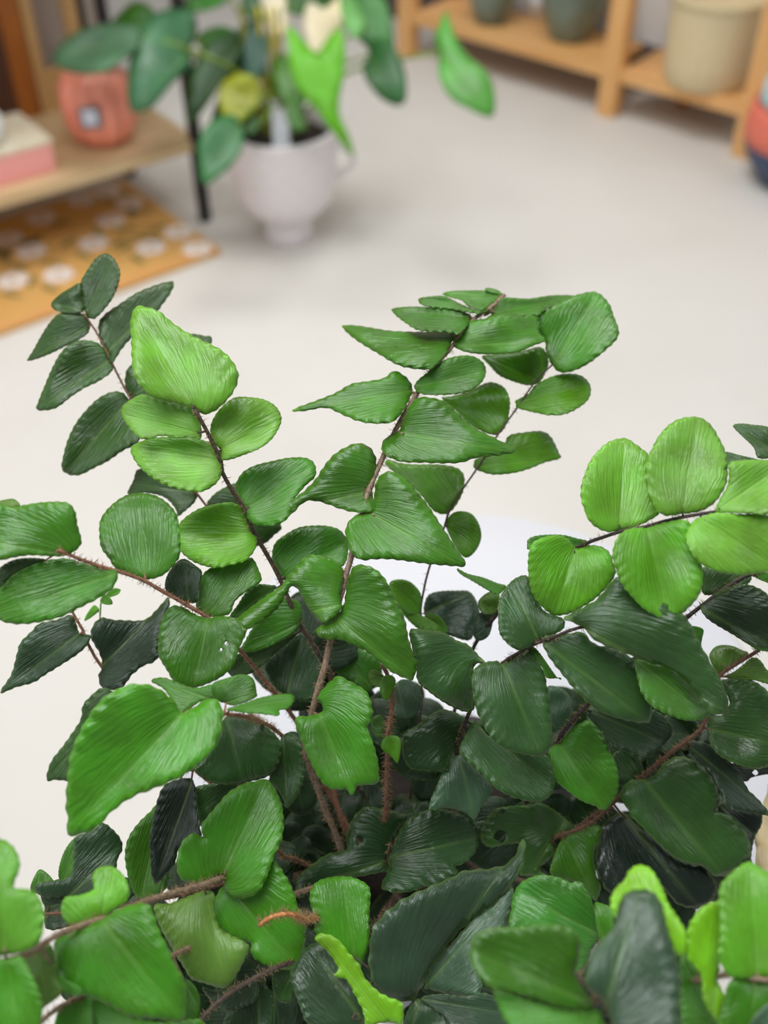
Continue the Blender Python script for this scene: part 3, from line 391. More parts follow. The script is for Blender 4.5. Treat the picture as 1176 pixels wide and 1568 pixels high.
L G 407.1,1195.4 .1,.3 2|341.1,1341.8 321.4,1350.7 292.9,1352.5 275,1343.6 270.4,1322.1 275,1297.1 285.7,1281.1 300,1275.7 310.7,1284.6 307.9,1265 314.3,1254.3 332.1,1232.9 350,1213.2 371.4,1200.7 392.9,1195.4 408.9,1193.6 425,1215 433.9,1247.1 432.1,1282.9 420,1311.4 407.1,1347.1 392.9,1368.6 371.4,1375.7 353.6,1373.9 342.9,1357.9
L G 456.8,1481.1 0,.3 0|347.9,1354.3 372.9,1354.3 401.4,1329.3 419.3,1318.6 437.1,1340 451.4,1368.6 456.8,1390 469.3,1404.3 469.3,1425.7 465.7,1454.3 456.8,1479.3 444.3,1484.6 419.3,1482.9 394.3,1472.1 383.6,1457.9 383.6,1443.6 365.7,1440 340.7,1425.7 326.4,1404.3 326.4,1382.9 337.1,1361.4
L OG 346.4,1513.2 0,.4 -3|314.3,1363.2 296.4,1368.6 260.7,1382.9 235.7,1386.4 246.4,1422.1 264.3,1454.3 282.1,1482.9 292.9,1498.9 314.3,1506.1 339.3,1513.2 353.6,1507.9 364.3,1490 375,1468.6 382.1,1450.7 371.4,1440 342.9,1425.7 332.1,1411.4 328.6,1390 328.6,1368.6
L YG 171.4,1327.5 0,.3 0|153.6,1407.1 135.7,1415 110.7,1417.9 96.4,1406.1 93.6,1390 100,1373.9 121.4,1370.4 142.9,1361.4 141.1,1343.6 150,1329.3 171.4,1326.4 189.3,1340 198.2,1361.4 194.6,1379.3 175,1393.6
L G 282.1,1563.2 0,.3 4|155.4,1407.9 178.6,1393.6 210.7,1382.9 228.6,1386.4 237.5,1404.3 246.4,1429.3 257.1,1450.7 267.9,1475.7 282.1,1500.7 285.7,1525.7 282.1,1561.4 264.3,1565 235.7,1560 200,1557.9 167.9,1540 132.1,1525.7 103.6,1511.4 85.7,1482.9 81.4,1454.3 89.3,1432.9 114.3,1420.4 139.3,1413.2
L YG 0,1284.6 .1,.3 3|7.1,1463.2 -14.3,1461.4 -32.1,1390 -21.4,1286.4 0,1283.9 17.9,1293.6 28.6,1311.4 30.4,1329.3 21.4,1357.9 42.9,1361.4 58.9,1372.1 67.9,1397.1 66.1,1425.7 57.1,1447.1 35.7,1457.9
L G 28.6,1582.9 0,.3 3|10.7,1468.6 32.1,1465 42.9,1482.9 53.6,1504.3 64.3,1532.9 64.3,1557.9 50,1586.4 0,1586.4 -21.4,1532.9 -14.3,1472.1
L OG 71.4,1536.4 0,.3 -6|58.9,1448.9 78.6,1447.1 85.7,1479.3 85.7,1497.1 96.4,1518.6 71.4,1540 46.4,1550.7 32.1,1497.1 35.7,1457.9
L G 107.1,1522.1 0,.3 -6|82.1,1482.9 87.5,1481.1 96.4,1497.1 121.4,1511.4 125,1523.9 107.1,1523.9 85.7,1511.4
F R grey 1.0 1|40,1590,.25 61,1565,.253 90,1543,.258 125,1524,.262 180,1500,.27 250,1470,.285 330,1430,.31 400,1390,.33
L G 107.1,1604.3 0,.3 0|125,1527.5 139.3,1532.9 142.9,1568.6 142.9,1597.1 85.7,1597.1 87.5,1550.7 107.1,1531.1
L G 303.6,1579.3 0,.3 -1|137.5,1527.5 167.9,1540 200,1557.9 250,1565 307.1,1561.4 303.6,1586.4 214.3,1600.7 153.6,1586.4
L M 303.6,1543.6 0,.3 -4|282.1,1500.7 296.4,1507.9 305.4,1525.7 306.4,1543.6 303.6,1568.6 282.1,1568.6 275,1532.9
F S dark 1.1 1.3|300,1575,.29 307,1563,.291 330,1538,.294 360,1515,.298 390,1498,.302 420,1483,.306 470,1465,.315 530,1440,.335 590,1400,.36
L DK 321.4,1529.3 0,.3 -6|396.4,1491.8 378.6,1466.8 360.7,1482.9 357.1,1507.9 332.1,1516.8 310.7,1511.4 314.3,1522.1 328.6,1536.4 350,1547.1 378.6,1540 394.6,1525.7
L DB 426.4,1534.6 0,.3 -3|451.4,1482.9 444.3,1486.4 419.3,1484.6 417.5,1511.4 426.4,1532.9 444.3,1534.6 449.6,1511.4
L DK 396.4,1586.4 0,.3 -8|396.4,1497.1 378.6,1515 357.1,1536.4 342.9,1561.4 342.9,1590 410.7,1590 420,1532.9
F T red 0.8 1.3|286,1089,.289 300,1090,.29 343,1093,.294 378,1097,.302 402,1106,.332 435,1130,.356 500,1210,.375 560,1300,.38
L G 102.8,1279 .15,.25 3|279.9,1091.8 267,1075.1 252.7,1060.8 235.4,1050.7 218.2,1047.3 198.1,1047.9 178,1056.5 160.8,1066.5 146.4,1080.9 134.9,1098.1 126.3,1112.5 117.7,1129.7 109.1,1152.7 104.8,1175.6 101.9,1204.3 100.5,1233 103.4,1256 102.8,1279 117.7,1279 134.9,1274.7 152.2,1264.6 163.7,1250.3 183.7,1233 206.7,1218.7 229.7,1210.1 258.4,1198.6 281.4,1187.1 296.9,1175.9 325,1150.1 337.9,1125.1 341.7,1089.5 333,1072.3 318.7,1069.4 301.5,1079.4 287.1,1088.1
L M 234.7,1042.7 0,.6 -4|340.1,1075 329.9,1071.6 306.1,1075 278.9,1093.7 268.7,1083.5 251.7,1056.3 231.3,1042.7 251.7,1037.6 295.9,1052.9 326.5,1047.8 340.1,1059.7
L M 392.9,1059.7 0,.6 -2|343.5,1076.7 328.2,1068.2 324.8,1047.8 343.5,1039.3 370.7,1032.5 387.8,1039.3 392.9,1059.7 391.2,1068.2 360.5,1080.1
L G 450.3,1072.5 0,1.3 3|346.6,1086.1 370.4,1077.6 401,1067.4 435,1062.3 448.6,1064 451,1072.5 441.8,1084.4 428.2,1087.8 426.5,1095.6 397.6,1092.9 370.4,1091.2
L D 71.2,1194.3 .1,.3 -14|178,1072.3 172.3,1057.9 155,1053.6 137.8,1066.5 126.3,1080.9 123.5,1101 109.1,1123.9 94.7,1144 77.5,1167 71.2,1194.3 86.1,1194.3 106.2,1195.7 114.8,1187.1 137.8,1158.4 160.8,1123.9 172.3,1095.2
F U red 0.75 0.6|108,925,.345 112,939,.346 126,964,.347 136,988,.348 153,1017,.35 200,1080,.355 300,1180,.365 450,1290,.385
L GD 0,1060.8 .1,.4 0|122,968.9 126.3,970.3 139.2,973.2 134.9,986.1 120.6,1000.5 94.7,1017.7 68.9,1033.5 51.7,1045 25.8,1052.2 0,1060.8 17.2,1032.1 25.8,1000.5 31.6,983.3 48.8,966 60.3,954.6 86.1,948.8 110.5,941.6 118.3,960.3
L DN 258.4,914.4 0,.3 2|156.5,1019.2 150.7,1034.9 153.6,1049.3 160.8,1056.5 175.1,1056.5 189.5,1050.7 201,1034.9 218.2,1020.6 241.2,1009.1 244,986.1 249.8,957.4 258.4,937.3 258.4,914.4 241.2,931.6 226.8,945.9 212.5,950.2 189.5,949.4 172.3,948.8 157.9,945.4 146.4,951.7 139.2,966 140.7,980.4 152.2,1000.5
F Z pale 0.45 0.2|158,912,.352 154,925,.352 153,946,.353 158,975,.356 175,1020,.36
L YG 129.3,950.9 0,.2 0|151.4,935.6 149.7,929.8 142.9,927.1 132.7,940.7 129.3,950.9 139.5,945.8
L YG 184.7,902.6 0,.2 1|158.2,916.9 165,906.7 173.5,900.5 184.7,902.6 180.3,910.1 170.1,914.1
L YG 171.8,925.4 0,.2 2|153.1,920.3 159.9,910.1 170.1,916.9 171.8,925.4 159.9,925.4
F V red 0.85 1.2|90,842,.2905 97,845,.291 122,856,.294 153,867,.297 184,876,.3 218,888,.303 252,907,.307 282,924,.31 318,946,.314 350,980,.32 372,1001,.324 400,1035,.33 420,1061,.335 440,1085,.358 500,1180,.38 540,1290,.38
L M -27.2,825 .1,.4 2|102,850.5 81.6,852.2 47.6,850.5 20.4,853.9 0,858 -20.4,852.2 -27.2,808 -13.6,777.4 0,771.3 17,776.7 40.8,772.3 64.6,768.9 88.4,767.9 105.4,770.6 115.6,784.2 119,804.6 125.2,828.4 119,840.3
L G -17,944.1 .1,.3 2|180.3,876.1 178.6,889.7 170.1,903.3 149.7,916.9 122.4,930.5 95.2,944.1 61.2,952.6 30.6,956 6.8,952.6 -17,940.7 -20.4,916.9 0,896.5 20.4,876.1 47.6,862.4 74.8,857.3 102,855 129.3,862.4 153.1,868.6 170.1,871
L M 210.9,755.3 0,.3 0|222.8,886.9 234.7,886.3 251.7,879.5 268.7,862.4 276.2,845.4 273.8,801.2 268.7,784.2 255.1,768.9 238.1,758.7 217.7,754.6 197.3,757 180.3,765.5 163.3,780.8 153.1,797.8 152,818.2 154.8,838.6 166.7,855.6 176.9,871 190.5,876.1 207.5,882.9
L M 295.9,1052.9 0,.3 3 346.9,984.9,3.7;338.4,994.4,2.4|318,946.1 299.3,940.7 282.3,930.5 265.3,927.1 253.4,937.3 244.9,957.7 241.5,984.9 243.2,1005.3 255.1,1025.7 268.7,1046.1 292.5,1053.6 316.3,1047.8 340.1,1035.9 357.1,1018.9 367.3,991.7 377.6,967.9 374.1,961.1 367.3,950.9 350.3,944.1 333.3,943.1
L OG 0,767.2 0,.3 -4|-6.8,784.2 -10.2,768.9 0,766.5 20.4,763.8 31.3,774 17,778.1 0,780.8
L D 0,896.5 0,.4 -4|71.4,857.3 47.6,853.9 20.4,857.3 0,869.3 -6.8,886.3 0,899.9 20.4,879.5 47.6,865.9
L DK 282.3,855.6 0,.3 -6|289.1,923.7 268.7,916.9 253.4,903.3 255.1,882.9 268.7,862.4 282.3,855.6 299.3,865.9 309.5,876.1 306.1,896.5 302.7,920.3
L M 384.4,853.9 0,.3 -8|316.3,944.1 301,930.5 301,910.1 306.1,886.3 323.1,869.3 357.1,862.4 384.4,853.9 396.3,872.7 400,889.7 381,903.3 360.5,920.3 350.3,940.7
L DK 462.2,970.5 0,.3 -10|438.4,1069.1 414.6,1045.3 404.4,1018.1 418,1001.1 438.4,980.7 462.2,967.1 475.9,980.7 496.3,1014.7 499.7,1031.7 482.7,1072.5
L GD 486.1,1041.9 0,.3 -8|445.2,1072.5 431.6,1055.5 431.6,1033.4 462.2,1030 486.1,1038.5 486.1,1072.5
L G 513.3,984.1 0,.3 -12|571.1,1055.5 560.9,1058.9 537.1,1041.9 520.1,1033.4 504.8,1018.1 503.1,984.1 520.1,980.7 540.5,987.5 567.7,1001.1 584.7,1018.1 581.3,1045.3
F X brown 0.9 1.2|285,1178,.335 320,1180,.336 360,1195,.338 400,1225,.342 426,1304,.345 450,1315,.35 482,1330,.36 530,1350,.38
L B 372,1198 0,.3 2|345,1098 375,1097 412,1116 430,1138 428,1165 412,1188 372,1199 345,1202 320,1197 298,1180 308,1160 330,1130
L B 307.9,1265 0,.3 -1|375,1197.1 335.7,1198.9 307.1,1202.5 298.2,1207.9 296.4,1229.3 301.8,1254.3 307.9,1265.7 314.3,1257.9 342.9,1225.7 378.6,1207.9
L B 438.9,1237.1 0,.3 1|433.6,1125.7 451.4,1125.7 463.9,1147.1 467.5,1172.1 463.9,1197.1 453.2,1222.1 438.9,1237.1 434.3,1225.7 422.9,1204.3 412.1,1195.4 419.3,1161.4
L BK 237.5,1353.6 .05,.3 0|294.6,1193.6 278.6,1191.8 253.6,1200.7 242.9,1218.6 235.7,1247.1 228.6,1282.9 230.4,1318.6 232.1,1340 238.6,1353.6 250,1343.6 267.9,1322.1 275,1300.7 307.1,1282.9 307.1,1272.1 303.6,1247.1 300,1211.4
L M 214.3,1377.5 .05,.3 -5|250,1225.7 228.6,1243.6 210.7,1261.4 196.4,1282.9 191.1,1307.9 194.6,1336.4 203.6,1365 214.3,1377.5 232.1,1375.7 257.1,1354.3 257.1,1282.9
F W brown 0.8 0.8|60,1400,.33 95,1398,.332 140,1395,.335 200,1385,.34 280,1370,.35 360,1350,.36 450,1340,.38
L GD 185.7,1293.6 .1,.3 0|100,1377.5 71.4,1375.7 57.1,1368.6 51.8,1357.9 60.7,1350.7 85.7,1347.1 103.6,1343.6 110.7,1329.3 112.5,1300.7 114.3,1282.9 123.2,1277.5 142.9,1270.4 157.1,1259.6 175,1272.1 185.7,1286.4 187.5,1300.7 180.4,1315 178.6,1327.5 171.4,1354.3 142.9,1372.1
L M 119.6,1279.3 0,.3 -5|96.4,1350.7 90,1344.3 90,1329.3 96.4,1307.9 107.1,1290 121.4,1279.3 125,1300.7 117.9,1340
L M 62.5,1331.1 0,.3 -3|51.8,1368.6 46.4,1358.6 53.6,1340 62.5,1331.1 78.6,1343.6 82.1,1357.9
L DK 200,1354.3 0,.5 -6|67.9,1390 67.9,1368.6 142.9,1357.9 192.9,1343.6 207.1,1354.3 207.1,1368.6 178.6,1390 107.1,1418.6 71.4,1422.1
F Y dark 0.9 1|540,1560,.3 560,1520,.305 590,1470,.315 620,1420,.33 640,1370,.345 660,1330,.37
L G 522.9,1341.8 .05,.3 0|544.3,1472.1 522.9,1454.3 505,1440 483.6,1431.1 480,1404.3 473.6,1375.7 478.2,1357.9 490.7,1347.1 515.7,1341.8 540.7,1343.6 562.1,1354.3 567.5,1368.6 565.7,1397.1 565.7,1425.7 562.1,1454.3 551.4,1482.9
L LM 490.7,1432.9 .1,.2 5|594.3,1565 562.1,1568.6 555,1547.1 540.7,1518.6 530,1500.7 512.1,1495.4 517.5,1482.9 505,1461.4 490.7,1447.1 481.8,1436.4 490.7,1429.3 508.6,1432.9 522.9,1443.6 533.6,1457.9 551.4,1479.3 558.6,1497.1 580,1518.6 601.4,1529.3 615.7,1536.4 615.7,1568.6
L GD 476.4,1447.1 .1,.3 0|558.6,1568.6 480,1572.1 458.6,1540 444.3,1497.1 451.4,1475.7 465.7,1454.3 483.6,1443.6 505,1454.3 522.9,1475.7 537.1,1504.3 551.4,1529.3
L GM 797.9,1286.4 .1,.3 4|640.7,1518.6 630,1532.9 612.1,1532.9 590.7,1525.7 572.9,1507.9 565.7,1482.9 565,1454.3 569.3,1425.7 583.6,1404.3 612.1,1379.3 640.7,1365 665.7,1354.3 690.7,1343.6 712.1,1332.9 751.4,1329.3 776.4,1322.1 790.7,1304.3 800,1282.9 805,1293.6 800,1325.7 783.6,1354.3 751.4,1386.4 722.9,1407.9 694.3,1436.4 676.4,1461.4 658.6,1482.9 647.9,1507.9
L GY 780,1361.4 0,.3 0|649.6,1513.2 658.6,1482.9 676.4,1461.4 722.9,1407.9 751.4,1386.4 780,1357.9 787.1,1368.6 776.4,1411.4 769.3,1425.7 737.1,1461.4 737.1,1518.6 712.1,1525.7 683.6,1522.1 658.6,1515
L GM 772.9,1550.7 0,.4 2|644.3,1529.3 676.4,1522.1 712.1,1525.7 737.1,1520.4 755,1525.7 772.9,1547.1 780,1575.7 701.4,1579.3 676.4,1554.3
L GD 630,1572.1 0,.3 1|642.5,1529.3 630,1536.4 615.7,1572.1 622.9,1590 701.4,1590 687.1,1565 676.4,1550.7
F O dark 0.9 0.6|950,1600,.225 935,1548,.23 920,1530,.235 890,1500,.25 850,1460,.28 800,1420,.31 760,1360,.35
L M 720.3,1454.3 .1,.4 6|909.6,1538.2 882.8,1497.1 886.4,1468.6 888.1,1440 877.4,1423.9 859.6,1416.8 827.4,1415.7 791.7,1419.3 756,1420.4 731,1429.3 720.3,1447.1 720.3,1472.1 734.6,1497.1 756,1515 791.7,1522.1 827.4,1532.9 863.1,1543.6 898.9,1547.1
L G 777.4,1532.9 0,.4 3|909.6,1543.6 873.9,1547.1 827.4,1536.4 791.7,1525.7 756,1516.8 763.1,1540 777.4,1568.6 809.6,1590 920.3,1590 923.9,1561.4
L GM 977.4,1361.4 0,.35 12|927.4,1538.2 898.9,1511.4 895.3,1497.1 906,1461.4 920.3,1440 938.1,1418.6 945.3,1390 956,1368.6 977.4,1361.4 998.9,1365 1013.1,1382.9 1020.3,1411.4 1027.4,1436.4 1038.1,1468.6 1043.5,1497.1 1041.7,1525.7 1041.7,1547.1 1034.6,1590 956,1590 931,1550.7
L LM 977.4,1323.9 .0,.3 -12|1034.6,1463.2 1048.9,1463.2 1052.4,1447.1 1050.6,1425.7 1038.1,1404.3 1023.9,1382.9 1014.9,1361.4 1006,1343.6 995.3,1329.3 977.4,1323.9 963.1,1332.9 956,1347.1 941.7,1361.4 934.6,1386.4 956,1425.7 1006,1447.1
L MG 786.4,1361.4 .1,.3 -30|920.3,1432.9 916.7,1411.4 909.6,1390 902.4,1368.6 888.1,1350.7 873.9,1350.7 848.9,1341.8 823.9,1340 798.9,1350.7 786.4,1368.6 782.8,1390 782.8,1422.1 827.4,1443.6 884.6,1497.1 906,1454.3
L G 909.6,1386.4 0,.3 -34|927.4,1450.7 916.7,1432.9 909.6,1386.4 920.3,1382.9 941.7,1393.6 939.9,1411.4 941.7,1432.9
F I grey 0.9 0.8|1215,1495,.235 1174,1501,.238 1140,1497,.24 1116,1492,.243 1080,1500,.25 1040,1500,.262 980,1480,.285 900,1430,.32 850,1370,.36
L LM 1116.7,1378.6 0,.3 3|1098.9,1500.7 1109.6,1525.7 1106,1543.6 1098.9,1565 1077.4,1532.9 1073.9,1497.1 1063.1,1479.3 1050.6,1461.4 1052.4,1425.7 1059.6,1407.9 1073.9,1390 1095.3,1380 1116.7,1378.6 1131,1390 1133.9,1404.3 1127.4,1425.7 1113.1,1443.6 1102.4,1465 1102.4,1486.4
L G 1045.3,1468.6 0,.3 -2|1098.9,1565 1113.1,1582.9 1052.4,1590 1041.7,1547.1 1041.7,1465 1063.1,1479.3 1077.4,1518.6
L YG 1147.1,1320.4 0,.3 0|1159.6,1500 1148.9,1500.7 1120.3,1497.1 1107.8,1482.9 1098.9,1461.4 1102.4,1425.7 1100.6,1368.6 1106,1350.7 1123.9,1332.9 1145.3,1319.3 1166.7,1329.3 1184.6,1343.6 1206,1368.6 1206,1479.3 1176,1495.4
L G 1148.9,1586.4 0,.3 -1|1156,1498.9 1176,1502.5 1198.9,1532.9 1198.9,1593.6 1102.4,1593.6 1107.8,1532.9 1120.3,1500.7
L GY 1198.9,1586.4 0,.4 6|1198.9,1532.9 1176,1536.4 1156,1554.3 1145.3,1586.4 1198.9,1593.6 1209.6,1550.7"""
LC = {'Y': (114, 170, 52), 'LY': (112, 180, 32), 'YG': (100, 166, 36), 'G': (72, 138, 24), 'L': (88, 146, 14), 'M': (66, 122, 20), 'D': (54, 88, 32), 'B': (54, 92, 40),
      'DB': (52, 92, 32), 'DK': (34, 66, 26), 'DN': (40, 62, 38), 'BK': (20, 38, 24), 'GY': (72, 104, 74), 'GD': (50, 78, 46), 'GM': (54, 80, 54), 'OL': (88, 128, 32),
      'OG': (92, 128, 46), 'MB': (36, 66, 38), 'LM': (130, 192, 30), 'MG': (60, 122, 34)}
SCOL = {'brown': (110, 78, 58), 'dark': (82, 68, 58), 'grey': (146, 124, 104), 'black': (52, 42, 38), 'red': (146, 102, 80), 'pale': (150, 180, 120)}
def jitter(c, rnd, a=.07):
    k = 1+rnd.uniform(-a, a); c = srgb(*[min(255, x*k) for x in c]); return c

# ================================================================= SETTING
M_FLOOR = plain('polished_concrete', srgb(214, 209, 201), .62, scale=2.2, col2=srgb(220, 216, 209), bump=.02)
bm = bmesh.new(); add_box(bm, (0, 2, -.05), (9, 10, .1)); structure(bm_obj('floor', bm, M_FLOOR, smooth=False))
M_WALL = plain('painted_wall', srgb(228, 227, 225), .8, scale=30, bump=.03)
M_WALL2 = plain('mauve_wall', srgb(178, 164, 152), .8, scale=30, bump=.03)
M_SKIRT = plain('mauve_skirting', srgb(122, 106, 102), .6)
def wall(name, p, d, length, h, mat, sk=None, skn=None, t=.1):
    """wall from point p along unit direction d; its body lies to the left of d"""
    ang = math.atan2(d[1], d[0]); M = Matrix.Translation((p[0], p[1], 0)) @ Matrix.Rotation(ang, 4, 'Z')
    structure(box(name, (length/2, t/2, h/2), (length, t, h), mat, bevel=0, M=M))
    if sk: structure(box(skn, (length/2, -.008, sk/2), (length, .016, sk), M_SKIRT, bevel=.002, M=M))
# left bench wall, right shelf wall, far wall
bd = Vector((.8, .6)); bn = Vector((-.6, .8)); bf = Vector((-.438, 2.305))   # bench front line
p = bf+bn*.46-bd*2.4; wall('wall_left', p, bd, 2.43, 2.6, M_WALL2, .12, 'baseboard_left')
rd = Vector((.763, -.647)); rn = Vector((.647, .763)); rf = Vector((.624, 2.93))  # right shelf front line
p = rf+rn*.27-rd*1.35; M_SKIRT = plain('shaded_skirting', srgb(88, 76, 74), .6); wall('wall_right', p, rd, 3.6, 2.6, M_WALL, .12, 'baseboard_right')  # skirting colour darkened to paint in the shade under the shelf
wall('wall_back', (-2.6, 4.6), (1, 0), 3.6, 2.6, M_WALL2, .12, 'baseboard_back')

# ---------------------------------------------------------------- left display bench
M_OAK = plain('pale_oak', srgb(220, 194, 152), .5, scale=6, col2=srgb(206, 176, 130), stretch=(1, 9, 9), bump=.05)
M_BLACK = plain('black_metal', srgb(38, 34, 36), .45)
M_BROWNW = plain('dark_brown_wood', srgb(70, 44, 32), .55, scale=8, col2=srgb(92, 56, 36), stretch=(8, 8, 1))
M_ORW = plain('orange_brown_wood', srgb(176, 106, 40), .5, scale=8, col2=srgb(150, 84, 28), stretch=(8, 8, 1))
M_TANW = plain('tan_wood', srgb(206, 168, 112), .5, scale=8, col2=srgb(190, 150, 96), stretch=(8, 8, 1))
BZ = .20
bench = root('display_bench', (bf.x, bf.y, 0), 'pale oak display bench on thin black metal legs behind the doormat', 'bench', math.atan2(bd.y, bd.x))
box('shelf_board', (-.93, .185, BZ-.0125), (1.9, .38, .025), M_OAK, bench)
for lx, ly in ((0.012, .0), (-.02, .33), (-1.7, .0), (-1.7, .33)):
    box('leg', (lx, ly+.002, .45), (.024, .024, .9), M_BLACK, bench)
box('upper_board', (-.93, .175, .9), (1.9, .36, .03), M_OAK, bench)
def on_bench(px, py, z=BZ):
    return onz(px, py, z)
def benchM(px, py, z=BZ, rz=0):
    q = onz(px, py, z); return q
# coral ribbed vase
M_CORAL = plain('coral_glaze', srgb(252, 156, 132), .35, coat=.2)
c = on_bench(160, 232)+Vector((-.01, .062, 0))
va = root('ribbed_vase', c, 'coral pumpkin-ribbed vase with a small label standing on the oak bench', 'vase')
rib = lambda a, z: 1-.10*abs(math.cos(a*4.5))**3
lathe('body', [(.001, 0), (.045, 0), (.066, .016), (.082, .048), (.087, .085), (.084, .122), (.068, .150), (.042, .166), (.022, .169), (.010, .163), (.001, .161)], M_CORAL, va, n=108, rfun=rib)
lathe('stem_knob', [(.022, .159), (.016, .166), (.015, .171), (.010, .174), (.001, .175)], M_CORAL, va, n=24, loc=(.012, 0, 0))
bm = bmesh.new(); 
M = Matrix.Translation((-.0, -.087, .086)) @ Matrix.Rotation(R(8), 4, 'Z')
add_box(bm, (0, 0, 0), (.046, .004, .046), M, .002); bm_obj('label_frame', bm, plain('grey_tag', srgb(120, 122, 130), .5), va, smooth=False)
bm = bmesh.new(); add_box(bm, (0, -.003, .002), (.030, .003, .032), M, .001); o = bm_obj('label_card', bm, plain('white_tag', srgb(215, 220, 235), .5), va, smooth=False)
# pink box with cream lid, white cup on it
ba = math.atan2(bd.y, bd.x)
q = on_bench(88, 262); bx = root('gift_box', (q.x, q.y, BZ), 'pink box with a cream patterned lid at the left end of the bench', 'box', ba)
box('box_body', (-.16, .085, .032), (.32, .17, .064), plain('pink_card', srgb(250, 170, 164), .6), bx, .004)
box('lid', (-.16, .085, .068), (.325, .175, .012), plain('cream_card', srgb(226, 214, 182), .6, scale=40, col2=srgb(236, 228, 208)), bx, .003)
cu = root('round_pot', Vector((q.x, q.y, BZ+.0745))+Vector((bd.x, bd.y, 0))*-.125+Vector((bn.x, bn.y, 0))*.05, 'small white rounded pot on top of the pink box', 'pot')
lathe('pot_body', [(.001, 0), (.026, 0), (.042, .015), (.05, .035), (.048, .055), (.04, .068), (.036, .066), (.042, .05), (.03, .02), (.001, .012)], plain('white_glaze', srgb(236, 238, 240), .3), cu, n=40)
# frames and boards leaning at the back of the bench
def bench_board(name, px, py, v, wd, z1, mat, label, t=.02):
    """board standing at depth v behind the bench front, where the photo shows its middle at pixel px, py"""
    o0 = MW.translation; dr = wpt(px, py, 1.0)-o0; n_ = Vector((bn.x, bn.y, 0)); p_ = o0+dr*((Vector((bf.x, bf.y, 0))+n_*v-o0).dot(n_)/dr.dot(n_))
    r_ = root(name, (p_.x, p_.y, BZ), label, 'board', ba, 'wooden boards standing on the bench')
    box('panel_face', (0, t/2, z1/2), (wd, t, z1), mat, r_, .004); return r_
bench_board('leaning_board', -14, 100, .335, .072, .46, M_BROWNW, 'dark brown wooden board standing furthest left on the bench')
bench_board('leaning_board', 31, 100, .34, .050, .46, M_ORW, 'orange-brown wooden board standing beside the dark brown one')
bench_board('leaning_board', 59, 100, .345, .026, .46, M_TANW, 'narrow tan wooden board right of the orange-brown one')
bench_board('leaning_board', 112, 40, .35, .034, .46, M_TANW, 'pale tan wooden board behind the coral vase')
bench_board('leaning_board', 131, 40, .35, .012, .46, M_BLACK, 'thin black upright board right of the pale tan one')
bench_board('leaning_board', 86, 120, .35, .05, .09, M_TANW, 'low tan board between the two narrow tall ones')
q = onz(100, 152, BZ)
sk = root('candle_holder', (q.x, q.y, BZ), 'small black candle holder left of the coral vase', 'candle holder')
lathe('holder_body', [(.001, 0), (.028, 0), (.03, .01), (.018, .03), (.022, .06), (.024, .07), (.018, .072), (.001, .06)], M_BLACK, sk, n=28)
# dark uprights seen above
# ---------------------------------------------------------------- doormat
mA = onz(190, 283); mB = onz(347, 396); e1 = (mB-mA).normalized(); e2 = Vector((e1.y, -e1.x, 0))
m, nt, b = newmat('printed_coir'); N = nt.nodes; Lk = nt.links
tc = N.new('ShaderNodeTexCoord'); nz = N.new('ShaderNodeTexNoise'); nz.inputs['Scale'].default_value = 14; Lk.new(tc.outputs['Object'], nz.inputs['Vector'])
rp = N.new('ShaderNodeValToRGB'); rp.color_ramp.elements[0].color = srgb(218, 166, 92); rp.color_ramp.elements[1].color = srgb(226, 178, 106)
rp.color_ramp.elements[0].position = .4; Lk.new(nz.outputs['Fac'], rp.inputs[0])
n4 = N.new('ShaderNodeTexNoise'); n4.inputs['Scale'].default_value = 300; Lk.new(tc.outputs['Object'], n4.inputs['Vector'])
bp = N.new('ShaderNodeBump'); bp.inputs['Strength'].default_value = .6; bp.inputs['Distance'].default_value = .004; Lk.new(n4.outputs['Fac'], bp.inputs['Height']); Lk.new(bp.outputs[0], b.inputs['Normal'])
Lk.new(rp.outputs[0], b.inputs['Base Color']); b.inputs['Roughness'].default_value = .9
mat_root = root('floral_doormat', (mA.x, mA.y, 0), 'tan coir doormat printed with white daisies on the floor below the bench', 'doormat', math.atan2(e1.y, e1.x))
ML = .455; MWd = .75
box('mat_base', (ML/2, -MWd/2, .0075), (ML, MWd, .013), m, mat_root, .003)
M_PETAL = plain('printed_petals', srgb(238, 228, 222), .9, scale=300, bump=.3); M_EYE = plain('printed_flower_centre', srgb(206, 160, 104), .9)
M_PLEAF = plain('printed_leaves', srgb(140, 122, 66), .9); M_EDGE = plain('orange_mat_binding', srgb(220, 158, 96), .9)
def flat(name, polys, z, mat, parent):
    bm = bmesh.new()
    for pl in polys:
        a = [bm.verts.new((x, y, z)) for x, y in pl]; f = bm.faces.new(a)
        r = bmesh.ops.extrude_face_region(bm, geom=[f])
        for v in [g for g in r['geom'] if isinstance(g, bmesh.types.BMVert)]: v.co.z += .0012
    bmesh.ops.recalc_face_normals(bm, faces=bm.faces)
    return bm_obj(name, bm, mat, parent, smooth=False)
inv = Matrix.Rotation(-math.atan2(e1.y, e1.x), 4, 'Z')
def mloc(px, py): v = inv @ (onz(px, py)-mA); return v.x, v.y
fl = [(123, 311), (65, 342), (171, 346), (200, 320), (232, 388), (145, 381), (50, 393), (275, 364), (310, 395), (92, 430), (22, 439), (165, 300), (15, 375)]
rnd = random.Random(3); petals = []; leafs = []
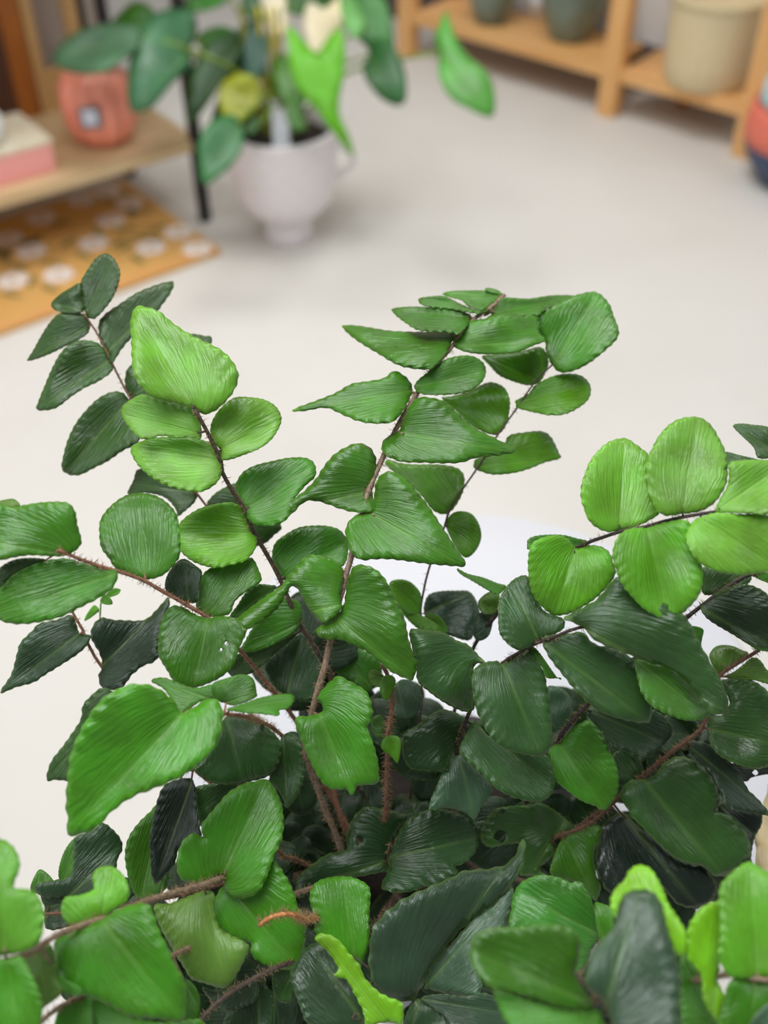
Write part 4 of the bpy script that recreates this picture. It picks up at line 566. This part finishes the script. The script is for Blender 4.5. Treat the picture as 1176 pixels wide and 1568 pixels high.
for px, py in fl:
    x, y = mloc(px, py)
    if not (.03 < x < ML-.02 and -MWd+.03 < y < -.03): x = min(max(x, .035), ML-.035); y = max(min(y, -.035), -MWd+.035)
    pl = []
    for k in range(56):
        a = 2*math.pi*k/56; r = .037*(.86+.14*math.cos(a*7)); pl.append((x+r*math.cos(a), y+r*math.sin(a)))
    petals.append(pl)
    for s in range(3):
        a = rnd.uniform(0, 6.28); cx_, cy_ = x+.058*math.cos(a), y+.058*math.sin(a)
        if not (.02 < cx_ < ML-.02 and -MWd+.02 < cy_ < -.02): continue
        dx, dy = math.cos(a+1.1), math.sin(a+1.1)
        lf = [(cx_+dx*t*.032-dy*wd, cy_+dy*t*.032+dx*wd) for t, wd in ((-1, 0), (-.4, .009), (.3, .008), (1, 0), (.3, -.008), (-.4, -.009))]
        leafs.append(lf)
for lf in leafs: flat('printed_leaf', [lf], .0142, M_PLEAF, mat_root)
for pl in petals:
    f_ = flat('printed_daisy', [pl], .0146, M_PETAL, mat_root)
    cx_ = sum(p[0] for p in pl)/len(pl); cy_ = sum(p[1] for p in pl)/len(pl)
    g_ = flat('daisy_centre', [[(cx_+.009*math.cos(a*.6283), cy_+.009*math.sin(a*.6283)) for a in range(10)]], .0160, M_EYE, f_)
box('end_binding', (ML-.012, -MWd/2, .0085), (.022, MWd-.004, .0125), M_EDGE, mat_root, .002)

# ---------------------------------------------------------------- right wooden shelf unit
M_PINE = plain('honey_wood', srgb(230, 178, 116), .5, scale=5, col2=srgb(220, 164, 98), stretch=(1, 8, 8), bump=.03)
M_PINEV = plain('honey_wood_upright', srgb(230, 178, 116), .5, scale=5, col2=srgb(220, 164, 98), stretch=(8, 8, 1), bump=.03)
M_PINED = plain('shaded_honey_wood', srgb(178, 108, 48), .5, scale=5, col2=srgb(166, 98, 40), stretch=(8, 8, 1))  # darker copy of the honey wood, shade on the back posts put into the colour
ra = math.atan2(rd.y, rd.x)
sh = root('wooden_shelf', (rf.x, rf.y, 0), 'honey-coloured wooden shelf unit with square posts along the right wall', 'shelf')
sh.rotation_euler = (0, 0, ra)
SZ = .135
for lx in (-.735, 0, .415):
    box('front_post', (lx, .02, .42), (.055, .045, .84), M_PINEV, sh, .004)
for lx in (-.735, .10, .46):
    box('back_post', (lx+.03, .215, .42), (.03, .03, .84), M_PINED, sh, .004)
for a, b_ in ((-.735, 0), (0, .415)):
    box('shelf_board', ((a+b_)/2, .125, SZ-.014), (b_-a-.056, .20, .026), M_PINE, sh, .003)
    box('front_rail', ((a+b_)/2, .016, SZ-.016), (b_-a-.056, .022, .038), M_PINE, sh, .003)
box('upper_board', (-.16, .12, .825), (1.2, .16, .03), M_PINE, sh, .003)
M_GREYP = plain('grey_green_glaze', srgb(122, 136, 120), .3, scale=12, col2=srgb(98, 112, 100), coat=.3)
def shelf_pt(px, py): return onz(px, py, SZ)
q = shelf_pt(742, 40); g1 = root('glazed_pot', (q.x+.02, q.y+.04, SZ), 'smaller grey-green glazed pot nearest the far end of the wooden shelf', 'pot', 0, 'grey-green pots on the wooden shelf')
PR = lambda s: [(.001, 0), (.038*s, 0), (.042*s, .008*s), (.06*s, .06*s), (.078*s, .12*s), (.082*s, .155*s), (.076*s, .158*s), (.07*s, .12*s), (.05*s, .05*s), (.001, .04*s)]
lathe('pot_body', PR(1.15), M_GREYP, g1, n=48)
q = shelf_pt(872, 68); g2 = root('glazed_pot', (q.x+.005, q.y+.055, SZ), 'larger grey-green glazed pot left of the middle post of the wooden shelf', 'pot', 0, 'grey-green pots on the wooden shelf')
lathe('pot_body', PR(1.42), M_GREYP, g2, n=48)
q = shelf_pt(815, 32); g3 = root('small_planter', (q.x+.02, q.y+.03, SZ), 'small white pot between the two grey-green pots', 'pot')
lathe('pot_body', [(.001, 0), (.025, 0), (.034, .05), (.036, .062), (.031, .062), (.028, .02), (.001, .015)], plain('white_glaze_small', srgb(232, 232, 234), .4), g3, n=32)
# rattan basket
m_b, nt, b = newmat('woven_rattan'); N = nt.nodes; Lk = nt.links
tc = N.new('ShaderNodeTexCoord'); wv = N.new('ShaderNodeTexWave'); wv.bands_direction = 'Z'; wv.inputs['Scale'].default_value = 42; wv.inputs['Distortion'].default_value = 3; wv.inputs['Detail'].default_value = 2
Lk.new(tc.outputs['Object'], wv.inputs['Vector']); rp = N.new('ShaderNodeValToRGB'); rp.color_ramp.elements[0].color = srgb(214, 192, 148); rp.color_ramp.elements[1].color = srgb(232, 216, 176)
Lk.new(wv.outputs['Fac'], rp.inputs[0]); Lk.new(rp.outputs[0], b.inputs['Base Color']); b.inputs['Roughness'].default_value = .7
bp = N.new('ShaderNodeBump'); bp.inputs['Strength'].default_value = .5; bp.inputs['Distance'].default_value = .004; Lk.new(wv.outputs['Fac'], bp.inputs['Height']); Lk.new(bp.outputs[0], b.inputs['Normal'])
q = shelf_pt(1072, 142); bk = root('woven_basket', (q.x+.028, q.y+.085, SZ), 'tall pale woven rattan basket on the right end of the wooden shelf', 'basket')
wob = lambda a, z: 1+.012*math.sin(a*23+z*90)
lathe('basket_body', [(.001, 0), (.100, 0), (.108, .01), (.112, .06), (.115, .12), (.118, .18), (.122, .215), (.116, .22), (.108, .215), (.104, .1), (.098, .03), (.001, .02)], m_b, bk, n=96, rfun=wob)
lathe('rim_band', [(.118, .205), (.126, .208), (.127, .22), (.122, .226), (.114, .224), (.113, .208)], m_b, bk, n=96, rfun=wob)
# plant pot with plant in two-tone glaze at right edge, on the floor
q = onz(1172, 292); tp = root('two_tone_planter', (q.x+.075, q.y+.05, 0), 'round coral planter with a navy blue lower half at the right edge of the photo', 'planter')
lathe('navy_bowl', [(.001, 0), (.075, 0), (.085, .01), (.128, .075), (.138, .105)], plain('navy_glaze', srgb(52, 68, 98), .4), tp, n=64)
lathe('coral_band', [(.138, .105), (.142, .135), (.138, .175), (.13, .20), (.122, .198), (.13, .15), (.12, .1), (.001, .09)], plain('coral_band_glaze', srgb(226, 118, 96), .5), tp, n=64)
lathe('light_blue_collar', [(.122, .198), (.118, .215), (.116, .24), (.110, .252), (.104, .25), (.108, .21), (.001, .19)], plain('light_blue_glaze', srgb(176, 214, 216), .5), tp, n=64)

# ---------------------------------------------------------------- white planter with anthurium
pc = onz(442, 368)
pc = Vector((pc.x, pc.y+.02, 0))
M_SPECK = plain('speckled_white_ceramic', srgb(244, 238, 240), .45, scale=260, col2=srgb(222, 212, 214), bump=.1)
an = root('potted_anthurium', pc, 'large green anthurium in a white footed ceramic pot on the concrete floor', 'potted plant')
lathe('pot', [(.001, 0), (.052, 0), (.058, .006), (.054, .03), (.056, .062), (.082, .074), (.106, .102), (.117, .145), (.118, .20), (.117, .25), (.119, .262), (.114, .266), (.109, .262), (.107, .22), (.1, .2), (.001, .2)], M_SPECK, an, n=80)
M_SOIL = plain('dark_potting_soil', srgb(28, 23, 19), .95, scale=70, col2=srgb(48, 38, 30), bump=.8)
lathe('potting_soil', [(.001, .22), (.1075, .218), (.1075, .235), (.06, .245), (.001, .248)], M_SOIL, an, n=40)
bm = bmesh.new(); hp_ = [Vector((.110+.046*math.sin(math.pi*t), 0, .230-.085*t)) for t in [i/14 for i in range(15)]]
add_tube(bm, hp_, .007, .007, 10); h_ = bm_obj('handle', bm, M_SPECK, an)
bm = bmesh.new(); add_tube(bm, [Vector((-v.x, v.y, v.z)) for v in hp_], .007, .007, 10); bm_obj('handle', bm, M_SPECK, an)
# pale stones on soil
rs = root('plant_label_tag', pc+Vector((.003, -.062, .24)), 'blank white plastic plant tag stuck in the anthurium soil', 'plant tag')
bm = bmesh.new(); add_box(bm, (0, 0, .048), (.036, .003, .098), Matrix.Rotation(R(-12), 4, 'X'), .0012); bm_obj('tag_blade', bm, plain('white_plastic', srgb(242, 244, 250), .4), rs, smooth=False)
anM = Matrix.Translation(-pc)
def big_leaf(base, tip, outline, d, n, color, seed, stem=True, fold=.22, name='leaf', stemcol=(120, 150, 50)):
    o = make_leaf(name, [base]+outline, tip, d, n, M_BIG, srgb(*color), None, fold=fold, curl=.15, res=14, thick=.0012, seed=seed, crimp=0)
    if not o: return
    o.data.transform(anM); o.parent = an
    if stem:
        a = wpt(*base, d)-pc; b0 = Vector((random.uniform(-.025, .025), random.uniform(-.02, .02), .24))
        mid = (a+b0)/2+Vector((0, 0, .06))+(a-b0)*-.12
        bm = bmesh.new(); add_tube(bm, spline([b0, mid, a], .02), .0045, .003, 8); s_ = bm_obj('petiole', bm, M_PSTEM, o); s_.color = srgb(*stemcol)
AL = [  # base, tip, outline, distance, normal, colour
 ((290, 78), (203, 172), [(302, 50), (296, 20), (262, 12), (228, 28), (205, 60), (196, 110), (195, 150), (203, 172), (232, 165), (262, 130), (290, 100)], 2.15, (.3, .3), (70, 128, 84)),
 ((218, 52), (82, 92), [(205, 40), (160, 36), (115, 50), (84, 78), (84, 98), (112, 112), (150, 112), (185, 95), (212, 72)], 2.12, (0, .5), (84, 128, 92)),
 ((240, 30), (148, 62), [(228, 8), (205, 2), (185, 18), (165, 40), (148, 62), (190, 62), (225, 50)], 2.32, (0, .5), (56, 110, 16)),
 ((215, 60), (160, 112), [(195, 52), (175, 70), (158, 100), (160, 114), (185, 92), (205, 78)], 2.25, (.2, .1), (130, 160, 20)),
 ((400, 150), (335, 140), [(395, 122), (370, 112), (345, 122), (334, 145), (338, 172), (356, 186), (385, 176)], 2.12, (.1, .1), (158, 166, 18)),
 ((486, 82), (540, 240), [(470, 68), (450, 45), (440, 42), (442, 78), (447, 115), (462, 145), (482, 165), (500, 190), (525, 222), (542, 240), (535, 210), (520, 175), (520, 150), (527, 110), (528, 70), (520, 42), (508, 50), (495, 68)], 1.98, (0, .0), (108, 186, 22)),
 ((365, 190), (312, 280), [(360, 176), (330, 180), (308, 205), (303, 240), (312, 282), (345, 262), (368, 235), (374, 205)], 2.05, (.2, .3), (60, 128, 70)),
 ((372, 60), (292, 190), [(360, 45), (335, 55), (305, 85), (288, 130), (290, 190), (318, 160), (345, 120), (368, 90)], 2.2, (.3, .2), (34, 76, 22)),
 ((405, 50), (345, 130), [(385, 30), (360, 50), (345, 90), (345, 130), (375, 118), (400, 100), (408, 75)], 2.25, (0, .2), (40, 84, 62)),
 ((390, 120), (330, 200), [(370, 110), (345, 130), (328, 165), (322, 200), (350, 190), (380, 160)], 2.22, (0, .2), (30, 70, 28)),
 ((565, 85), (598, 162), [(560, 62), (580, 58), (605, 75), (620, 110), (622, 150), (610, 162), (585, 152), (562, 125), (555, 100)], 2.1, (-.2, .3), (36, 100, 38)),
 ((545, 20), (600, 85), [(535, -10), (560, -20), (590, 0), (600, 40), (602, 80), (575, 78), (550, 60)], 2.15, (-.1, .3), (60, 130, 50)),
 ((672, 80), (755, 178), [(665, 62), (672, 40), (682, 16), (692, 40), (700, 62), (715, 85), (740, 105), (755, 130), (758, 170), (748, 180), (720, 168), (690, 150), (672, 115)], 2.05, (0, .3), (96, 172, 68)),
 ((440, 5), (480, 22), [(430, -30), (470, -40), (520, -20), (500, 15), (465, 24), (440, 18)], 2.2, (0, .4), (66, 118, 54)),
 ((350, -10), (290, 12), [(330, -40), (300, -30), (285, 0), (290, 20), (320, 15), (345, 5)], 2.3, (0, .4), (60, 130, 40)),
 ((420, 30), (385, 12), [(410, 5), (390, -15), (370, 0), (378, 25), (400, 35)], 2.2, (0, .3), (50, 100, 50)),
 ((400, 40), (386, 128), [(388, 30), (376, 60), (374, 100), (386, 130), (404, 110), (410, 70)], 2.16, (.1, .2), (36, 84, 66)),
 ((380, 75), (300, 60), [(370, 55), (345, 40), (318, 44), (300, 60), (318, 84), (350, 92), (372, 88)], 2.26, (0, .3), (52, 112, 30)),
 ((400, 190), (378, 150), [(392, 172), (384, 150), (372, 152), (366, 175), (372, 198), (388, 205)], 2.12, (0, .2), (60, 104, 34)),
 ((470, 195), (452, 140), [(462, 172), (450, 140), (440, 150), (438, 178), (450, 200)], 2.12, (0, .2), (64, 120, 26)),
 ((560, 40), (530, -20), [(550, 10), (530, -20), (520, 0), (528, 40), (545, 60)], 2.12, (0, .3), (110, 176, 90)),
 ((470, 150), (430, 90), [(455, 120), (440, 85), (425, 80), (415, 110), (430, 150), (450, 175)], 2.15, (0, .2), (70, 120, 30)),
]
for i, (bs, tp_, ol, d, n, col) in enumerate(AL): big_leaf(bs, tp_, ol, d, n, col, 100+i)
# thick yellow-green central stalks and pale spathes
for i, (x0, x1, c_) in enumerate(((-.02, -.035, (196, 178, 40)), (-.005, -.012, (206, 190, 60)), (.012, .005, (170, 160, 50)), (-.03, -.07, (150, 150, 40)))):
    bm = bmesh.new(); add_tube(bm, spline([Vector((x0, .0, .235)), Vector(((x0+x1)/2-.004, .01, .34)), Vector((x1, .02, .50))], .02), .008, .005, 8); s_ = bm_obj('stalk', bm, M_PSTEM, an); s_.color = srgb(*c_)
for bs, tp_, ol, sd in (((478, 85), (545, -30), [(465, 40), (470, 5), (490, -25), (530, -50), (548, -30), (535, 15), (515, 50), (500, 80)], 31), ((420, 62), (395, -40), [(405, 20), (395, -30), (430, -40), (445, 0), (438, 45)], 32)):
    o = big_leaf(bs, tp_, ol, 2.18, (.2, .2), (226, 220, 196), sd, name='spathe', stemcol=(200, 200, 140))

# ================================================================= STOOL AND FERN
sc_ = onz(740, 1092, .755)
stool = root('round_stool', (sc_.x, sc_.y, 0), 'white round side stool carrying the potted fern', 'stool')
M_WHITE = plain('white_lacquer', srgb(205, 204, 208), .4)
SR = .155
lathe('seat', [(.001, .728), (SR-.008, .728), (SR, .733), (SR, .750), (SR-.005, .755), (.001, .755)], M_WHITE, stool, n=96)
for k in range(3):
    a = R(30+120*k); bm = bmesh.new(); add_tube(bm, [Vector((.07*math.cos(a), .07*math.sin(a), .729)), Vector((.12*math.cos(a), .12*math.sin(a), .0))], .013, .010, 12); bm_obj('leg', bm, M_WHITE, stool)

PX, PY, PZ = .030, .225, .7552
fern = root('potted_fern', (PX, PY, PZ), 'hairy-stemmed button fern with glossy round leaflets filling the foreground on the white stool', 'potted plant')
TF = Matrix.Translation(-Vector((PX, PY, PZ)))
lathe('pot', [(.001, 0), (.040, 0), (.042, .003), (.051, .046), (.054, .048), (.055, .060), (.050, .061), (.047, .046), (.001, .04)], plain('dark_nursery_plastic', srgb(40, 38, 38), .5), fern, n=64)
lathe('potting_soil', [(.001, .044), (.0475, .046), (.0478, .050), (.03, .053), (.001, .054)], M_SOIL, fern, n=48)

def kids_transform(o): o.data.transform(TF)
def nearest(pts, x, y):
    best = None
    for i in range(len(pts)-1):
        ax, ay, ad = pts[i]; bx_, by, bd_ = pts[i+1]; dx, dy = bx_-ax, by-ay; L2 = dx*dx+dy*dy
        t = 0 if L2 == 0 else max(0, min(1, ((x-ax)*dx+(y-ay)*dy)/L2))
        qx, qy, qd = ax+dx*t, ay+dy*t, ad+(bd_-ad)*t; D = math.hypot(x-qx, y-qy)
        if best is None or D < best[0]: best = (D, qx, qy, qd)
    return best
def spt(s): return tuple(float(a) for a in s.split(','))
def hairs(bm, path, r, amount, rnd):
    L = sum((b-a).length for a, b in zip(path, path[1:])); n = int(L*1000*4.0*amount)
    for _ in range(n):
        i = rnd.randrange(len(path)-1); t = rnd.random(); p = path[i].lerp(path[i+1], t); d = (path[i+1]-path[i]).normalized()
        v = Vector([rnd.gauss(0, 1) for _ in range(3)]); v = (v-d*v.dot(d)).normalized(); v = (v+d*rnd.uniform(-.3, .5)).normalized()
        ln = rnd.uniform(.0006, .0019)*(.7+.3*amount); s = v.cross(d).normalized(); wd = rnd.uniform(.00007, .00013); q = v.cross(s)
        m1 = p+v*(r*.8+ln*.5)+d*rnd.uniform(-.0003, .0003); e = p+v*(r+ln)+Vector([rnd.gauss(0, .00025) for _ in range(3)])
        b0 = p+v*r*.7
        A = [bm.verts.new(b0+s*wd), bm.verts.new(b0-s*wd*.5+q*wd), bm.verts.new(b0-s*wd*.5-q*wd)]
        B = [bm.verts.new(m1+s*wd*.7), bm.verts.new(m1-s*wd*.35+q*wd*.7), bm.verts.new(m1-s*wd*.35-q*wd*.7)]
        E_ = bm.verts.new(e)
        for k in range(3):
            bm.faces.new((A[k], A[(k+1) % 3], B[(k+1) % 3], B[k])); bm.faces.new((B[k], B[(k+1) % 3], E_))
cur = None; fronds = []
for ln in LEAVES.split('\n'):
    if ln.startswith('F '):
        h, pts = ln.split('|'); _, nm, colr, rad, hair = h.split()
        cur = dict(name=nm, col=colr, r=float(rad)/1000, hair=float(hair), pts=[spt(s) for s in pts.split()], leaves=[]); fronds.append(cur)
    elif ln.startswith('L '):
        h, pts = ln.split('|'); t = h.split()
        cur['leaves'].append((t[1], spt(t[2]), spt(t[3]), float(t[4]), [spt(a) for a in t[5].split(';')] if len(t) > 5 else [], [spt(s) for s in pts.split()]))
sd = 0; BASE = Vector((PX, PY, PZ+.053)); rnd = random.Random(11)
for fr in fronds:
    path = [wpt(*q) for q in fr['pts']]
    # the rachis runs down into the soil
    foot = BASE+Vector((rnd.uniform(-.022, .022), rnd.uniform(-.02, .02), -.003))
    if fr['name'] != 'Z': path.append(path[-1].lerp(foot, .5)+Vector((0, 0, .006))); path.append(foot)
    sp_ = spline(path, .0025); bm = bmesh.new(); r = fr['r']
    add_tube(bm, sp_, r*.62, r*1.15, 8, rough=.12)
    nst = len(bm.faces)
    vis = [p for p in sp_][:max(4, int(len(sp_)*.92))]
    for (cl, tip, nn, zo, holes, ol) in fr['leaves']:
        D, qx, qy, qd = nearest(fr['pts'], *ol[0]); d0 = qd-zo/1000
        if D < 62:
            a = wpt(qx, qy, qd); b_ = wpt(ol[0][0]+(tip[0]-ol[0][0])*.06, ol[0][1]+(tip[1]-ol[0][1])*.06, d0+.0003)
            if (b_-a).length > .0004: add_tube(bm, [a, a.lerp(b_, .5)+Vector((0, 0, -.0003)), b_], r*.42, r*.3, 6)
    nst = len(bm.faces)
    if fr['hair'] > 0: hairs(bm, vis, r*.85, fr['hair'], rnd)
    me = bpy.data.meshes.new('frond'); bm.to_mesh(me); bm.free()
    fo = link('frond', me, M_STEM, fern); me.materials.append(M_HAIR); kids_transform(fo); fo.color = srgb(*SCOL[fr['col']])
    for i, pg in enumerate(me.polygons):
        if i >= nst: pg.material_index = 1
    for (cl, tip, nn, zo, holes, ol) in fr['leaves']:
        sd += 1; rr = random.Random(sd*13+5); D, qx, qy, qd = nearest(fr['pts'], *ol[0]); d0 = qd-zo/1000
        big = max(abs(a[0]-ol[0][0])+abs(a[1]-ol[0][1]) for a in ol)
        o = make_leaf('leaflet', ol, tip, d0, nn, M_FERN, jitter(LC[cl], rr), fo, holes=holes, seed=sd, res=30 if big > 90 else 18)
        if o: kids_transform(o)

# dark inner leaflets between the fronds, deep in the plant
bmI = []
rI = random.Random(5); me_all = bmesh.new(); uvL = me_all.loops.layers.uv.new('UVMap'); rimL = me_all.verts.layers.float.new('rim')
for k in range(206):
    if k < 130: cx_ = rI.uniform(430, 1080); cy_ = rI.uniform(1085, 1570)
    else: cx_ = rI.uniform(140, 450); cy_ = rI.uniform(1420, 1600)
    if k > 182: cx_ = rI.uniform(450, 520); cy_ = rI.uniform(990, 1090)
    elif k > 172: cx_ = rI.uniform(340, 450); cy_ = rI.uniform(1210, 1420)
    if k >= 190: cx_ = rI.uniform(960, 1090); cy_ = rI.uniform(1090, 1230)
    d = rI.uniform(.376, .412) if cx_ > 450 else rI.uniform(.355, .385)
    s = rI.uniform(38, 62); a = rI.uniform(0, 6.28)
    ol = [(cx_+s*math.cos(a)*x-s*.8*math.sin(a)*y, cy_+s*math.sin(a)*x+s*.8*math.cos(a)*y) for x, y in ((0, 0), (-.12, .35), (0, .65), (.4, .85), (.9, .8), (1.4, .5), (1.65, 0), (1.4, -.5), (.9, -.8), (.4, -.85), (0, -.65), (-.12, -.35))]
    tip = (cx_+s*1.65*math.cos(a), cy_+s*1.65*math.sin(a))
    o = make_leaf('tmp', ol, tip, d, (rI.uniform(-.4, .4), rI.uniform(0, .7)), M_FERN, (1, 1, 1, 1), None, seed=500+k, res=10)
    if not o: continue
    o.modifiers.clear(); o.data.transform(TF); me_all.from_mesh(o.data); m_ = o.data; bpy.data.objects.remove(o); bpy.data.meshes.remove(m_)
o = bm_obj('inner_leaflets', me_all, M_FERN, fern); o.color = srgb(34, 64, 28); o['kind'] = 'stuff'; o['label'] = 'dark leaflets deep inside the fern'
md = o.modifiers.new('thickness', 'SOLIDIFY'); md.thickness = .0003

# dry straw-coloured leaf at the right edge
ol = [(1180, 1560), (1166, 1400), (1160, 1340), (1157, 1300), (1157, 1280), (1163, 1262), (1168, 1240), (1174, 1215), (1182, 1190), (1200, 1180), (1215, 1230), (1215, 1400), (1205, 1560)]
o = make_leaf('dried_frond_blade', ol, (1185, 1190), .352, (.3, .2), M_FERN, srgb(206, 190, 150), fern, seed=900, fold=.5); kids_transform(o); o['label'] = 'dry straw-coloured blade'
# withered brown stub over the lower left leaf
bm = bmesh.new(); pth = spline([wpt(398, 1417, .292), wpt(412, 1406, .291), wpt(432, 1400, .292), wpt(452, 1402, .296), wpt(472, 1408, .304), wpt(500, 1400, .325)], .001); add_tube(bm, pth, .0006, .0013, 8, rough=.3); n0 = len(bm.faces); hairs(bm, pth, .0011, 2.2, random.Random(3))
o = bm_obj('withered_stub', bm, M_STEM, fern); o.data.materials.append(M_HAIR); kids_transform(o); o.color = srgb(205, 140, 85); o['label'] = 'withered orange-brown stalk'
for i, pg in enumerate(o.data.polygons):
    if i >= n0: pg.material_index = 1
